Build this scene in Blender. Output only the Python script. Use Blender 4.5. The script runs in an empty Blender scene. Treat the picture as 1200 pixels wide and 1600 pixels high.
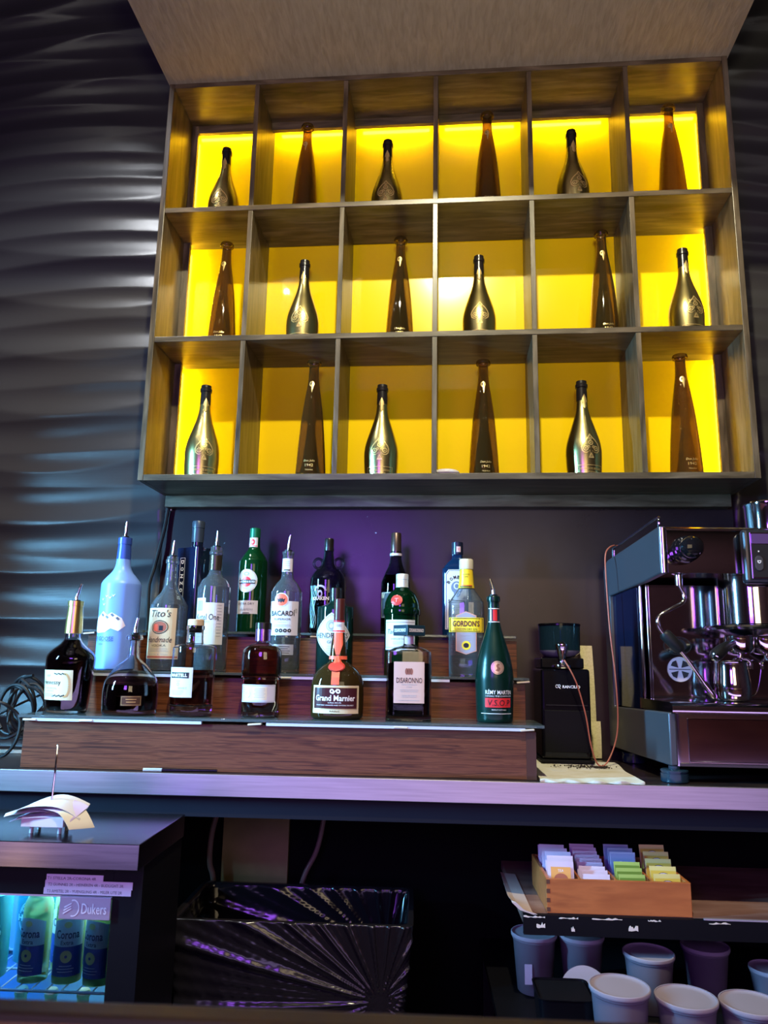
import bpy, bmesh, math, random
from mathutils import Vector, Matrix
R = math.radians; PI = math.pi
sc = bpy.context.scene
col = sc.collection
random.seed(7)

# ---------------------------------------------------------------- camera, world, lights, exposure
EYE = 1.22
PHI = R(2.5)                                   # the bar stands a little askew to the wall
def W(a, b, z):                                # bar frame (a along the counter, b towards the wall) -> world
    return Vector((a*math.cos(PHI) - b*math.sin(PHI), a*math.sin(PHI) + b*math.cos(PHI), z))

cam = bpy.data.objects.new('camera', bpy.data.cameras.new('camera'))
col.objects.link(cam)
yaw, pit, rol = R(5.1705), R(11.093), R(1.0127)
fw = Vector((-math.sin(yaw)*math.cos(pit), math.cos(yaw)*math.cos(pit), math.sin(pit)))
rt = Vector((math.cos(yaw), math.sin(yaw), 0)); up = rt.cross(fw)
r2 = rt*math.cos(rol) + up*math.sin(rol); u2 = -rt*math.sin(rol) + up*math.cos(rol)
cam.matrix_world = Matrix(((r2.x, u2.x, -fw.x, 1.009), (r2.y, u2.y, -fw.y, -2.285), (r2.z, u2.z, -fw.z, EYE), (0, 0, 0, 1)))
cam.data.sensor_fit = 'VERTICAL'; cam.data.sensor_height = 24.0; cam.data.lens = 1175.0/1600*24.0
cam.data.clip_start = .01
sc.camera = cam

vs = sc.view_settings
sc.display_settings.display_device = 'sRGB'
vs.view_transform = 'Standard'; vs.look = 'None'; vs.gamma = 1; vs.use_curve_mapping = False
vs.exposure = 0.0
w = bpy.data.worlds.new('world'); sc.world = w; w.use_nodes = True
w.node_tree.nodes['Background'].inputs[0].default_value = (.35, .4, .6, 1)
w.node_tree.nodes['Background'].inputs[1].default_value = .04
sc.cycles.max_bounces = 14; sc.cycles.transmission_bounces = 14; sc.cycles.glossy_bounces = 6
sc.cycles.diffuse_bounces = 3; sc.cycles.sample_clamp_indirect = 4
sc.cycles.caustics_refractive = False; sc.cycles.caustics_reflective = False

def light(name, kind, loc, target, color, power, size=.3, size_y=None, angle=None, blend=.5):
    d = bpy.data.lights.new(name, kind); d.color = color; d.energy = power
    if kind == 'AREA':
        d.size = size
        if size_y: d.shape = 'RECTANGLE'; d.size_y = size_y
    else:
        d.shadow_soft_size = size
        if kind == 'SPOT': d.spot_size = R(angle); d.spot_blend = blend
    o = bpy.data.objects.new(name, d); col.objects.link(o)
    o.location = loc
    o.rotation_euler = (Vector(target) - Vector(loc)).to_track_quat('-Z', 'Y').to_euler()
    return o
light('ceiling_spot_warm', 'SPOT', (1.0, -2.0, 3.9), (.95, .1, 2.1), (1, .92, .60), 400, .035, angle=80, blend=.6)
light('cyan_wall_tube', 'AREA', (-1.55, -1.35, 1.75), (.75, -.05, 1.25), (.20, .60, 1), 34, .11, .9).data.spread = R(60)
light('white_downlight_left', 'SPOT', (-.75, -.9, 4.3), (-.42, .26, 1.2), (.92, .95, 1), 210, .05, angle=60, blend=.9)
light('violet_bar_wash', 'AREA', (.15, -3.9, 1.95), (.66, .265, 1.5), (.36, .10, 1), 34, .75, .75)
light('under_bar_violet_strip', 'AREA', W(.85, -1.83, .64), W(.85, 0, .64), (.62, .44, 1), 7, 3.4, .26)
light('under_bar_amber_lamp', 'AREA', W(-.46, -1.80, .52), W(-.3, 0, .62), (1, .55, .12), .25, .12, .12)
light('warm_room_lamp', 'AREA', (1.5, -3.7, 1.85), (.9, 0, 2.2), (1, .78, .48), 11, 1.0, 1.0)
light('soffit_fill', 'SPOT', (1.0, -2.9, 1.75), (1.05, -.2, 3.24), (1, .90, .64), 150, .15, angle=62, blend=1)  # added fill that brightens the soffit, not a fitting of the room
light('bar_panel_fill', 'AREA', W(1.7, -1.55, .30), W(1.9, -1.96, .80), (.85, .48, .75), 5, 1.2, .15)  # added fill on the bar panel, for the machine's front plate to mirror
light('room_wall_fill', 'AREA', (1.8, -3.2, 3.6), (1.9, -5, 1.6), (.95, .60, .80), 60, 2.4, .3)  # added fill on the wall behind the camera, for the machine's reflections
for lx, ly in ((-1.2, -1.5), (-.3, -2.7), (.35, -1.3), (1.6, -2.9), (2.3, -1.5), (3.2, -2.6), (.9, -3.6), (-1.5, -3.1), (-.5, -1.9), (1.6, -1.5), (.5, -2.3), (2.4, -3.4), (-.6, -3.9)):
    light('ceiling_bulb', 'POINT', (lx, ly, 4.1), (lx, ly, 0), (1, .95, .88), 3.6, .022)

# ---------------------------------------------------------------- materials
_m = {}
def mat(name, base=(.5, .5, .5), rough=.5, metal=0, trans=0, ior=1.45, em=None, es=0, coat=0, alpha=1, spec=None):
    if name in _m: return _m[name]
    m = bpy.data.materials.new(name); m.use_nodes = True
    b = m.node_tree.nodes['Principled BSDF']
    b.inputs['Base Color'].default_value = (*base, 1)
    b.inputs['Roughness'].default_value = rough; b.inputs['Metallic'].default_value = metal
    b.inputs['Transmission Weight'].default_value = trans; b.inputs['IOR'].default_value = ior
    b.inputs['Coat Weight'].default_value = coat; b.inputs['Alpha'].default_value = alpha
    if spec is not None: b.inputs['Specular IOR Level'].default_value = spec
    if em: b.inputs['Emission Color'].default_value = (*em, 1); b.inputs['Emission Strength'].default_value = es
    _m[name] = m
    return m
def node(m, t, **kw):
    n = m.node_tree.nodes.new(t)
    for k, v in kw.items():
        if k.startswith('_'): setattr(n, k[1:], v)
        else: n.inputs[k.replace('__', ' ')].default_value = v
    return n
def ramp(m, stops):
    n = m.node_tree.nodes.new('ShaderNodeValToRGB'); e = n.color_ramp.elements
    while len(e) < len(stops): e.new(.5)
    for i, (p, c) in enumerate(stops): e[i].position = p; e[i].color = (*c, 1)
    return n
def textured(name, stops, scale=(1, 1, 1), nscale=4, detail=6, rough=.5, metal=0, bump=.1, dist=.02, coat=0, distort=0, ior=1.45):
    """noise-driven colour and bump in the object's own coordinates"""
    if name in _m: return _m[name]
    m = mat(name, stops[0][1], rough, metal, coat=coat, ior=ior)
    L = m.node_tree.links.new; b = m.node_tree.nodes['Principled BSDF']
    tc = node(m, 'ShaderNodeTexCoord'); mp = node(m, 'ShaderNodeMapping'); mp.inputs['Scale'].default_value = scale
    L(tc.outputs['Object'], mp.inputs['Vector'])
    n = node(m, 'ShaderNodeTexNoise', Scale=nscale, Detail=detail, Distortion=distort); L(mp.outputs[0], n.inputs['Vector'])
    r = ramp(m, stops); L(n.outputs['Fac'], r.inputs[0]); L(r.outputs[0], b.inputs['Base Color'])
    if bump:
        bp = node(m, 'ShaderNodeBump', Strength=bump, Distance=dist); L(n.outputs['Fac'], bp.inputs['Height']); L(bp.outputs[0], b.inputs['Normal'])
    return m
M_shelfwood = textured('walnut_stained_pine', [(.3, (.034, .024, .013)), (.5, (.085, .062, .036)), (.72, (.16, .12, .075))], (2, 14, 14), 3, 8, .32, bump=.15, dist=.004, distort=.4)
M_shelfwood_v = textured('walnut_stained_pine_upright', [(.3, (.034, .024, .013)), (.5, (.085, .062, .036)), (.72, (.16, .12, .075))], (14, 14, 2), 3, 8, .32, bump=.15, dist=.004, distort=.4)
M_riser = textured('red_brown_pine', [(.28, (.035, .009, .004)), (.45, (.095, .026, .010)), (.58, (.155, .046, .019)), (.72, (.055, .015, .006))], (1.0, 9, 26), 6.5, 12, .35, bump=.12, dist=.003, distort=1.2)
M_gold_panel = textured('gold_acrylic', [(.3, (.84, .56, .003)), (.7, (.92, .64, .005))], (1, 1, 1), 2, 2, .16, bump=0, coat=.3)
M_paint = textured('aubergine_paint', [(.3, (.014, .007, .010)), (.7, (.024, .013, .017))], (1, 1, 1), 5, 5, .27, bump=.03, dist=.004)
M_plaster = textured('soffit_plaster', [(.3, (.33, .29, .20)), (.7, (.44, .39, .28))], (9, 1.6, 3), 9, 8, .6, bump=.5, dist=.006, distort=.6)
M_room = textured('brown_stone_wall', [(.3, (.010, .006, .008)), (.52, (.05, .033, .032)), (.62, (.16, .11, .10)), (.75, (.5, .36, .30))], (1, 1, 1), 26, 8, .7, bump=.2)
M_floor = textured('dark_tile_floor', [(.3, (.008, .008, .010)), (.7, (.02, .02, .022))], (1, 1, 1), 6, 3, .4, bump=.05)
M_black = mat('black_paint', (.004, .004, .006), .5, spec=.15)
M_blackpl = mat('black_plastic', (.003, .003, .005), .16, spec=.35)
M_steel = textured('brushed_steel', [(.3, (.50, .49, .50)), (.7, (.62, .61, .62))], (2, 40, 60), 3, 3, .36, 1, bump=.03, dist=.001)
M_steeltop = textured('brushed_steel_top', [(.3, (.11, .11, .13)), (.7, (.16, .16, .18))], (2, 60, 40), 3, 3, .22, 1, bump=.02, dist=.001)
M_chrome = mat('chrome', (.78, .78, .80), .07, 1)
M_mirror = mat('mirror_steel', (.60, .55, .58), .09, 1)
M_greypaint = mat('grey_metallic_paint', (.085, .09, .105), .38, .5)
M_counter = textured('dark_counter_top', [(.3, (.010, .008, .010)), (.7, (.03, .02, .018))], (3, 3, 3), 6, 5, .3, bump=.03)
M_white = mat('white_paper', (.62, .60, .62), .6)
M_cream = mat('cream_label', (.66, .54, .34), .5)
M_ink = mat('black_ink', (.012, .011, .014), .5)
M_inkw = mat('white_ink', (.85, .85, .86), .5)
M_gold = mat('gold_foil', (.90, .62, .22), .28, 1)
M_goldp = mat('gold_ink', (.80, .58, .22), .35, .7)
M_red = mat('red_ink', (.72, .03, .035), .4)
M_orange = mat('orange_red_ink', (.85, .13, .06), .45)
M_greyink = mat('grey_ink', (.32, .33, .36), .5)
M_glass = mat('clear_glass', (.92, .97, .99), .0, 0, 1, 1.45)
M_glassw = mat('bright_clear_glass', (.80, .92, 1), .0, 0, .95, 1.45)
M_glass_g = mat('green_glass', (.008, .14, .045), .02, 0, .92, 1.45)
M_smoke = mat('smoked_glass', (.30, .34, .38), .02, 0, 1, 1.4)
M_teal = mat('tinted_hopper', (.05, .16, .22), .04, 0, .85, 1.45)
M_amber = mat('amber_glass', (.46, .34, .11), .03, 0, .97, 1.3)
M_shelfglass = mat('green_edged_glass', (.62, .80, .86), .03, 0, .9, 1.45)
M_water = mat('clear_spirit', (.80, .90, 1), .0, 0, .95, 1.33)
M_cognac = mat('dark_cognac', (.030, .008, .005), .02, 0, .25, 1.36)
M_brandy = mat('red_brown_spirit', (.50, .15, .07), .02, 0, .93, 1.36)
M_darkgl = mat('black_glass', (.004, .006, .008), .04, 0, 0, 1.5)
M_darkgreen = mat('black_green_glass', (.004, .018, .015), .05, 0, 0, 1.5)
M_cork = mat('cork', (.55, .40, .24), .7)
M_rubber = mat('black_rubber', (.010, .010, .011), .45, spec=.3)
def speckle(m, scale, thr, colr):
    """sparse pale chips in a paint"""
    L = m.node_tree.links.new; b = m.node_tree.nodes['Principled BSDF']
    src = b.inputs['Base Color'].links[0].from_socket
    tc = node(m, 'ShaderNodeTexCoord')
    n = node(m, 'ShaderNodeTexNoise', Scale=scale, Detail=2); L(tc.outputs['Object'], n.inputs['Vector'])
    r = ramp(m, [(thr, (0, 0, 0)), (thr+.01, (1, 1, 1))]); L(n.outputs['Fac'], r.inputs[0])
    mx = m.node_tree.nodes.new('ShaderNodeMix'); mx.data_type = 'RGBA'
    L(r.outputs[0], mx.inputs[0]); L(src, mx.inputs[6]); mx.inputs[7].default_value = (*colr, 1); L(mx.outputs[2], b.inputs['Base Color'])
speckle(M_paint, 22, .765, (.6, .58, .6))
# wave panel: fine horizontal ribs as bump
M_wave = mat('charcoal_wave_panel', (.036, .035, .038), .26)
b_ = M_wave.node_tree.nodes['Principled BSDF']
tc_ = node(M_wave, 'ShaderNodeTexCoord'); wv = node(M_wave, 'ShaderNodeTexWave', _bands_direction='Z', Scale=105.0, Distortion=.6, Detail=1)
M_wave.node_tree.links.new(tc_.outputs['Object'], wv.inputs['Vector'])
bp_ = node(M_wave, 'ShaderNodeBump', Strength=.16, Distance=.0006); M_wave.node_tree.links.new(wv.outputs['Fac'], bp_.inputs['Height'])
M_wave.node_tree.links.new(bp_.outputs[0], b_.inputs['Normal'])

# ---------------------------------------------------------------- mesh helpers
class MB:
    def __init__(s): s.v = []; s.f = []; s.mi = []; s.cur = 0; s.mats = []
    def use(s, m):
        if m not in s.mats: s.mats.append(m)
        s.cur = s.mats.index(m); return s
    def add(s, vs, fs):
        o = len(s.v); s.v += [tuple(v) for v in vs]; s.f += [tuple(i+o for i in f) for f in fs]; s.mi += [s.cur]*len(fs)
        return s
    def box(s, x0, x1, y0, y1, z0, z1, M=None):
        vs = [Vector((x, y, z)) for z in (z0, z1) for y in (y0, y1) for x in (x0, x1)]
        if M: vs = [M @ v for v in vs]
        return s.add(vs, [(0, 2, 3, 1), (4, 5, 7, 6), (0, 1, 5, 4), (2, 6, 7, 3), (0, 4, 6, 2), (1, 3, 7, 5)])
    def loft(s, rings, seg=40, cap0=True, cap1=True, cx=0, cy=0, M=None):
        """rings: (z, rx, ry, n) superellipse sections"""
        vs = []; fs = []
        for (z, rx, ry, n) in rings:
            for i in range(seg):
                t = 2*PI*i/seg; c, s_ = math.cos(t), math.sin(t)
                x = math.copysign(abs(c)**(2/n), c)*rx; y = math.copysign(abs(s_)**(2/n), s_)*ry
                vs.append(Vector((cx+x, cy+y, z)))
        if M: vs = [M @ v for v in vs]
        for r in range(len(rings)-1):
            for i in range(seg):
                j = (i+1) % seg; fs.append((r*seg+i, r*seg+j, (r+1)*seg+j, (r+1)*seg+i))
        if cap0: fs.append(tuple(range(seg))[::-1])
        if cap1: fs.append(tuple(range((len(rings)-1)*seg, len(rings)*seg)))
        return s.add(vs, fs)
    def cyl(s, c, r, z0, z1, seg=28, bev=0):
        rg = [(z0, r, r, 2), (z1, r, r, 2)] if not bev else [(z0, r-bev, r-bev, 2), (z0+bev, r, r, 2), (z1-bev, r, r, 2), (z1, r-bev, r-bev, 2)]
        return s.loft(rg, seg, cx=c[0], cy=c[1])
    def tube(s, pts, r, seg=10, closed=False):
        pts = [Vector(p) for p in pts]; rs = r if isinstance(r, (list, tuple)) else [r]*len(pts)
        n = len(pts); vs = []; fs = []; prev = None
        for i, p in enumerate(pts):
            d = (pts[(i+1) % n] - pts[i-1]) if closed else (pts[min(i+1, n-1)] - pts[max(i-1, 0)])
            d.normalize()
            a = prev if prev is not None else (Vector((0, 0, 1)) if abs(d.z) < .9 else Vector((1, 0, 0)))
            a = (a - d*a.dot(d)).normalized(); prev = a; b = d.cross(a)
            for k in range(seg):
                t = 2*PI*k/seg; vs.append(p + (a*math.cos(t) + b*math.sin(t))*rs[i])
        for i in range(n if closed else n-1):
            i2 = (i+1) % n
            for k in range(seg):
                k2 = (k+1) % seg; fs.append((i*seg+k, i*seg+k2, i2*seg+k2, i2*seg+k))
        if not closed: fs.append(tuple(range(seg))[::-1]); fs.append(tuple(range((n-1)*seg, n*seg)))
        return s.add(vs, fs)
    def rod(s, p, q, r, seg=12, r1=None): return s.tube([p, q], [r, r1 if r1 is not None else r], seg)
    def ball(s, c, rx, ry=None, rz=None, n=12):
        ry = ry or rx; rz = rz or rx
        rg = [(c[2]-rz*math.cos(PI*k/n), max(rx*math.sin(PI*k/n), 1e-5), max(ry*math.sin(PI*k/n), 1e-5), 2) for k in range(n+1)]
        return s.loft(rg, 20, cx=c[0], cy=c[1])
    def prism(s, pts, y0, y1, axis='y'):
        """polygon in xz extruded along y (or in yz extruded along x)"""
        n = len(pts)
        g = (lambda p, t: (p[0], t, p[1])) if axis == 'y' else ((lambda p, t: (t, p[0], p[1])) if axis == 'x' else (lambda p, t: (p[0], p[1], t)))
        vs = [g(p, y0) for p in pts] + [g(p, y1) for p in pts]
        fs = [tuple(range(n))[::-1], tuple(range(n, 2*n))] + [(i, (i+1) % n, n+(i+1) % n, n+i) for i in range(n)]
        return s.add(vs, fs)
    def build(s, name, m=None, parent=None, smooth=False, bevel=0, seg=2, ang=40, loc=None, fixn=True):
        me = bpy.data.meshes.new(name); me.from_pydata(s.v, [], s.f)
        ms = s.mats if s.mats else [m]
        for x in ms: me.materials.append(x)
        if s.mats: me.polygons.foreach_set('material_index', s.mi)
        if fixn:
            b = bmesh.new(); b.from_mesh(me); bmesh.ops.recalc_face_normals(b, faces=b.faces[:]); b.to_mesh(me); b.free()
        o = bpy.data.objects.new(name, me); col.objects.link(o)
        if smooth:
            me.polygons.foreach_set('use_smooth', [True]*len(me.polygons))
            try: me.set_sharp_from_angle(angle=R(ang))
            except Exception: pass
        if bevel:
            md = o.modifiers.new('bevel', 'BEVEL'); md.width = bevel; md.segments = seg; md.limit_method = 'ANGLE'; md.angle_limit = R(35)
        if parent: o.parent = parent
        if loc is not None: o.location = loc
        me.update()
        return o
def tag(o, label, cat, group=None, kind=None):
    o['label'] = label; o['category'] = cat
    if group: o['group'] = group
    if kind: o['kind'] = kind
    return o
def empty(name, loc, rz=0):
    o = bpy.data.objects.new(name, None); col.objects.link(o); o.location = loc; o.rotation_euler = (0, 0, rz)
    o.empty_display_size = .02
    return o
def bar(o):                                    # a mesh whose vertices are given in the bar frame
    o.rotation_euler = (0, 0, PHI); return o
def struct(o): o['kind'] = 'structure'; return o
def sm(pts, k=6):
    """smooth a profile through its points (monotone-ish Catmull-Rom)"""
    out = []
    n = len(pts)
    for i in range(n-1):
        p0, p1, p2, p3 = pts[max(i-1, 0)], pts[i], pts[i+1], pts[min(i+2, n-1)]
        for j in range(k):
            t = j/k
            q = tuple(.5*((2*b) + (-a+c)*t + (2*a-5*b+4*c-d)*t*t + (-a+3*b-3*c+d)*t**3) for a, b, c, d in zip(p0, p1, p2, p3))
            out.append(q)
    out.append(pts[-1])
    return out
def curve_pts(pts, k=8): return [Vector(p) for p in sm([tuple(p) for p in pts], k)]

# ---- lettering: the built-in font turned into flat mesh, then laid on a surface
_tc = {}
def text2d(s, bold=0):
    key = (s, bold)
    if key in _tc: return _tc[key]
    cu = bpy.data.curves.new('t', 'FONT'); cu.body = s; cu.size = 1; cu.offset = bold; cu.resolution_u = 2
    o = bpy.data.objects.new('t', cu); col.objects.link(o)
    me = bpy.data.meshes.new_from_object(o.evaluated_get(bpy.context.evaluated_depsgraph_get()))
    v = [(p.co.x, p.co.y) for p in me.vertices]; f = [tuple(p.vertices) for p in me.polygons]
    bpy.data.objects.remove(o); bpy.data.curves.remove(cu); bpy.data.meshes.remove(me)
    if v:
        x0 = min(p[0] for p in v); x1 = max(p[0] for p in v); y0 = min(p[1] for p in v); y1 = max(p[1] for p in v)
        v = [((p[0]-x0)/(x1-x0), (p[1]-y0)/(y1-y0)) for p in v]
    _tc[key] = (v, f); return v, f
class Print:
    """flat ink shapes in (u, v) laid on a surface surf(u, v, off) -> point"""
    def __init__(s, surf, off=.0012): s.mb = MB(); s.surf = surf; s.off = off
    def _put(s, v, f, m, lift=0):
        s.mb.use(m); s.mb.add([s.surf(x, y, s.off+lift) for x, y in v], f); return s
    def text(s, t, cx, cy, wd, ht, m, bold=.0, shear=0, rot=0, lift=.0003):
        v, f = text2d(t, bold); out = []
        for x, y in v:
            px, py = (x-.5)*wd + shear*(y-.5)*ht, (y-.5)*ht
            if rot: px, py = px*math.cos(rot)-py*math.sin(rot), px*math.sin(rot)+py*math.cos(rot)
            out.append((cx+px, cy+py))
        return s._put(out, f, m, lift)
    def rect(s, x0, y0, x1, y1, m, n=10, lift=0):
        v = []; f = []
        for i in range(n+1):
            x = x0+(x1-x0)*i/n; v += [(x, y0), (x, (y0+y1)/2), (x, y1)]
        for i in range(n):
            for j in (0, 1): f.append((3*i+j, 3*i+3+j, 3*i+4+j, 3*i+1+j))
        return s._put(v, f, m, lift)
    def frame(s, x0, y0, x1, y1, t, m, lift=0):
        s.rect(x0, y0, x1, y0+t, m, 10, lift); s.rect(x0, y1-t, x1, y1, m, 10, lift)
        s.rect(x0, y0, x0+t, y1, m, 1, lift); s.rect(x1-t, y0, x1, y1, m, 1, lift); return s
    def ell(s, cx, cy, rx, ry, m, lift=0, hole=0, n=28, a0=0, a1=2*PI):
        v = []; f = []
        ks = [0, .5, 1] if not hole else [hole, 1]
        for k in ks:
            for i in range(n+1):
                t = a0+(a1-a0)*i/n; v.append((cx+rx*k*math.cos(t), cy+ry*k*math.sin(t)))
        for q in range(len(ks)-1):
            for i in range(n): f.append((q*(n+1)+i, q*(n+1)+i+1, (q+1)*(n+1)+i+1, (q+1)*(n+1)+i))
        return s._put(v, f, m, lift)
    def poly(s, pts, m, lift=0):
        xs = [p[0] for p in pts]; ys = [p[1] for p in pts]
        if max(xs)-min(xs) < .012: return s._put(pts, [tuple(range(len(pts)))], m, lift)
        b = bmesh.new(); b.faces.new([b.verts.new((x, y, 0)) for x, y in pts])
        x = math.floor(min(xs)/.004)*.004+.002
        while x < max(xs):
            bmesh.ops.bisect_plane(b, geom=b.verts[:]+b.edges[:]+b.faces[:], plane_co=(x, 0, 0), plane_no=(1, 0, 0)); x += .004
        b.verts.index_update(); v = [(q.co.x, q.co.y) for q in b.verts]; f = [tuple(q.index for q in g.verts) for g in b.faces]; b.free()
        return s._put(v, f, m, lift)
    def lines(s, cx, y0, wd, n, dy, m, th=.0008, var=.3, lift=.0003):
        for i in range(n):
            q = wd*(1-var*random.random()); s.rect(cx-q/2, y0-i*dy, cx+q/2, y0-i*dy+th, m, 6, lift)
        return s
    def build(s, name, parent): return s.mb.build(name, None, parent, fixn=False)
def flat(x0=0, y0=0, z0=0, ax=(1, 0, 0), ay=(0, 0, 1), nn=(0, -1, 0)):
    A, B, N, O = Vector(ax), Vector(ay), Vector(nn), Vector((x0, y0, z0))
    return lambda u, v, off: O + A*u + B*v + N*off
def radius_at(prof, z):
    for p, q in zip(prof, prof[1:]):
        if p[0] <= z <= q[0] and q[0] > p[0]:
            t = (z-p[0])/(q[0]-p[0]); return tuple(a+(b-a)*t for a, b in zip(p, q))
    return prof[0] if z < prof[0][0] else prof[-1]
def round_surf(prof):
    """label surface hugging a lofted body whose rings are (z, rx, ry, n); the front looks to -y"""
    def f(u, v, off):
        z, rx, ry, n = radius_at(prof, v)
        rx += off; ry += off
        if n <= 2.3:
            t = u/((rx+ry)/2); t = max(-1.5, min(1.5, t)); return Vector((rx*math.sin(t), -ry*math.cos(t), v))
        x = max(-rx*.99, min(rx*.99, u)); return Vector((x, -ry*(1-abs(x/rx)**n)**(1/n), v))
    return f

# ---------------------------------------------------------------- bottle builder
def full(prof, n=2, flatten=1.0):
    """(z, r[, ry[, n]]) -> (z, rx, ry, n), smoothed"""
    q = [(p[0], p[1], p[2] if len(p) > 2 else p[1]*flatten, p[3] if len(p) > 3 else n) for p in prof]
    return q
def bottle(name, label, loc, prof, glass, rz=0, n=2, flatten=1, smooth=4, hollow=True, liquid=None, level=.1, wall=.003, base=.006, cap=None, capm=None, capn=2, group=None, cat='bottle', capname='cap'):
    root = empty(name, loc, rz); tag(root, label, cat, group)
    P = sm(full(prof, n, flatten), smooth)
    body = MB()
    if hollow:
        inner = [(z, max(rx-wall, .001), max(ry-wall, .001), nn) for z, rx, ry, nn in P if z > base]
        z, rx, ry, nn = radius_at(P, base); inner = [(base, max(rx-wall, .002)*.9, max(ry-wall, .002)*.9, nn)] + inner
        inner[-1] = (P[-1][0], max(P[-1][1]-wall, .001), max(P[-1][2]-wall, .001), P[-1][3])
        body.loft(P + inner[::-1], 40, True, True)
    else: body.loft(P, 40)
    body.build('glass_body', glass, root, True, ang=50)
    if liquid:
        e = .0004
        Lq = [(z, max(rx-wall-e, .001), max(ry-wall-e, .001), nn) for z, rx, ry, nn in P if base+e < z < level]
        z, rx, ry, nn = radius_at(P, base+.0005); Lq = [(base+e, max(rx-wall, .002)*.88, max(ry-wall, .002)*.88, nn)] + Lq
        z, rx, ry, nn = radius_at(P, level); Lq.append((level, max(rx-wall-e, .001), max(ry-wall-e, .001), nn))
        MB().loft(Lq, 40).build('liquid', liquid, root, True, ang=50)
    if cap:
        MB().loft(full(cap, capn), 32).build(capname, capm, root, True, ang=35)
    root['_'] = 0; del root['_']
    return root, P
def pourer(root, z, tilt=0, lean=.15, h=.045, stopper=True):
    """metal pour spout with a black stopper; a part of the bottle it sits in"""
    if stopper: MB().loft([(z-.012, .0085, .0085, 2), (z, .0095, .0095, 2), (z, .0115, .0115, 2), (z+.005, .0115, .0115, 2)], 20).build('stopper', M_rubber, root, True)
    dx, dy = math.sin(tilt)*lean, -math.cos(tilt)*lean*.3
    pts = curve_pts([(0, 0, z+.004), (dx*.1*h, 0, z+.004+h*.3), (dx*.55*h, dy*h*.5, z+.004+h*.7), (dx*h, dy*h, z+.004+h)], 4)
    rr = [.0055 - .0022*i/(len(pts)-1) for i in range(len(pts))]
    MB().tube(pts, rr, 12).build('pour_spout', M_chrome, root, True)


# ================================================================ THE SETTING
WY = .265                                       # face of the back wall
def plane_box(name, x0, x1, y0, y1, z0, z1, m): return struct(MB().box(x0, x1, y0, y1, z0, z1).build(name, m))
plane_box('wall_back', -2.6, 4.4, WY+.03, WY+.15, 0, 4.7, M_black)
plane_box('wall_panel_back', -.005, 1.945, WY, WY+.0295, .05, 3.3, M_paint)
plane_box('wall_left', -2.7, -2.6, -5, WY+.15, 0, 4.7, M_room)
plane_box('wall_right', 4.4, 4.5, -5, WY+.15, 0, 4.7, M_room)
plane_box('wall_front', -2.6, 4.4, -5.1, -5, 0, 4.7, M_room)
plane_box('floor', -2.7, 4.5, -5.1, WY+.15, -.1, 0, M_floor)
plane_box('ceiling', -2.7, 4.5, -5.1, WY+.15, 4.7, 4.8, M_black)
# dropped plaster soffit over the shelf unit, as wide as the unit
so = MB().box(-.004, 1.944, -.85, WY+.029, 3.2425, 4.699).build('ceiling_soffit', M_plaster); struct(so)

def wave_wall(name, x0, x1, nx, sd):
    def h(x, z):
        ph = z/.205 + .60*math.sin(x*1.5+z*.9+sd) + .26*math.sin(x*3.1-z*1.9+sd*2) + .10*math.sin(z*5.1+x*1.5)
        f = (ph - math.floor(ph))**1.25
        ph2 = z/.118 + .8*math.sin(x*1.1-z*.7+sd*3) + .3*math.sin(x*2.9+z*2.0); f2 = ph2 - math.floor(ph2)
        amp = .5+.5*math.sin(z*1.9+x*1.6+sd)
        return -.003 - .022*(1-math.sin(PI*f))*(.5+.5*amp) - .011*(1-math.sin(PI*f2**1.3))*(1-.8*amp)
    z0, z1, nz = .1, 4.69, 760
    vs = [(x0+(x1-x0)*i/nx, WY+.026+h(x0+(x1-x0)*i/nx, z0+(z1-z0)*j/nz), z0+(z1-z0)*j/nz) for j in range(nz+1) for i in range(nx+1)]
    fs = [(j*(nx+1)+i, j*(nx+1)+i+1, (j+1)*(nx+1)+i+1, (j+1)*(nx+1)+i) for j in range(nz) for i in range(nx)]
    nb = len(vs); cs = [(0), nx, (nz+1)*(nx+1)-1, nz*(nx+1)]
    vs += [(vs[c][0], WY+.0295, vs[c][2]) for c in cs]
    L_ = [j*(nx+1) for j in range(nz+1)]; Rr = [j*(nx+1)+nx for j in range(nz+1)]
    fs += [tuple(L_)+(nb+3, nb), tuple(Rr)[::-1]+(nb+1, nb+2), (nb, nb+3, nb+2, nb+1)]
    o = MB().add(vs, fs).build(name, M_wave, None, True, ang=180, fixn=False)
    return struct(o)
wave_wall('wall_wave_left', -2.0, -.006, 60, 0.3)
wave_wall('wall_wave_right', 1.946, 3.9, 60, 2.1)

# ================================================================ SHELF UNIT ON THE WALL
ZB = 1.794; ZS = [1.794, 2.269, 2.747, 3.224]   # tops of bottom board and the two shelves, face of top board
XS = [0.0, .3225, .641, .957, 1.277, 1.601, 1.938]
unit = empty('display_shelf', (.969, WY, ZB-.02), 0)
tag(unit, 'dark-stained wooden wall shelf of eighteen cubbyholes with glowing yellow backs', 'shelf')
def up_(mb, name, m, **k):
    o = mb.build(name, m, None, **k); o.parent = unit; o.matrix_parent_inverse = Matrix.Translation(-Vector((.969, WY, ZB-.02))); return o
up_(MB().box(0, .018, 0, .262, ZB-.02, 3.2415), 'side_panel', M_shelfwood_v, bevel=.0012)
up_(MB().box(1.920, 1.938, 0, .262, ZB-.02, 3.2415), 'side_panel', M_shelfwood_v, bevel=.0012)
up_(MB().box(.0185, 1.9195, .001, .262, 3.2235, 3.2415), 'top_board', M_shelfwood, bevel=.001)
up_(MB().box(.0185, 1.9195, .001, .238, ZB-.02, ZB), 'bottom_board', M_shelfwood, bevel=.001)
for z in ZS[1:3]: up_(MB().box(.0185, 1.9195, .0015, .244, z-.018, z), 'shelf_board', M_shelfwood, bevel=.001)
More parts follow.
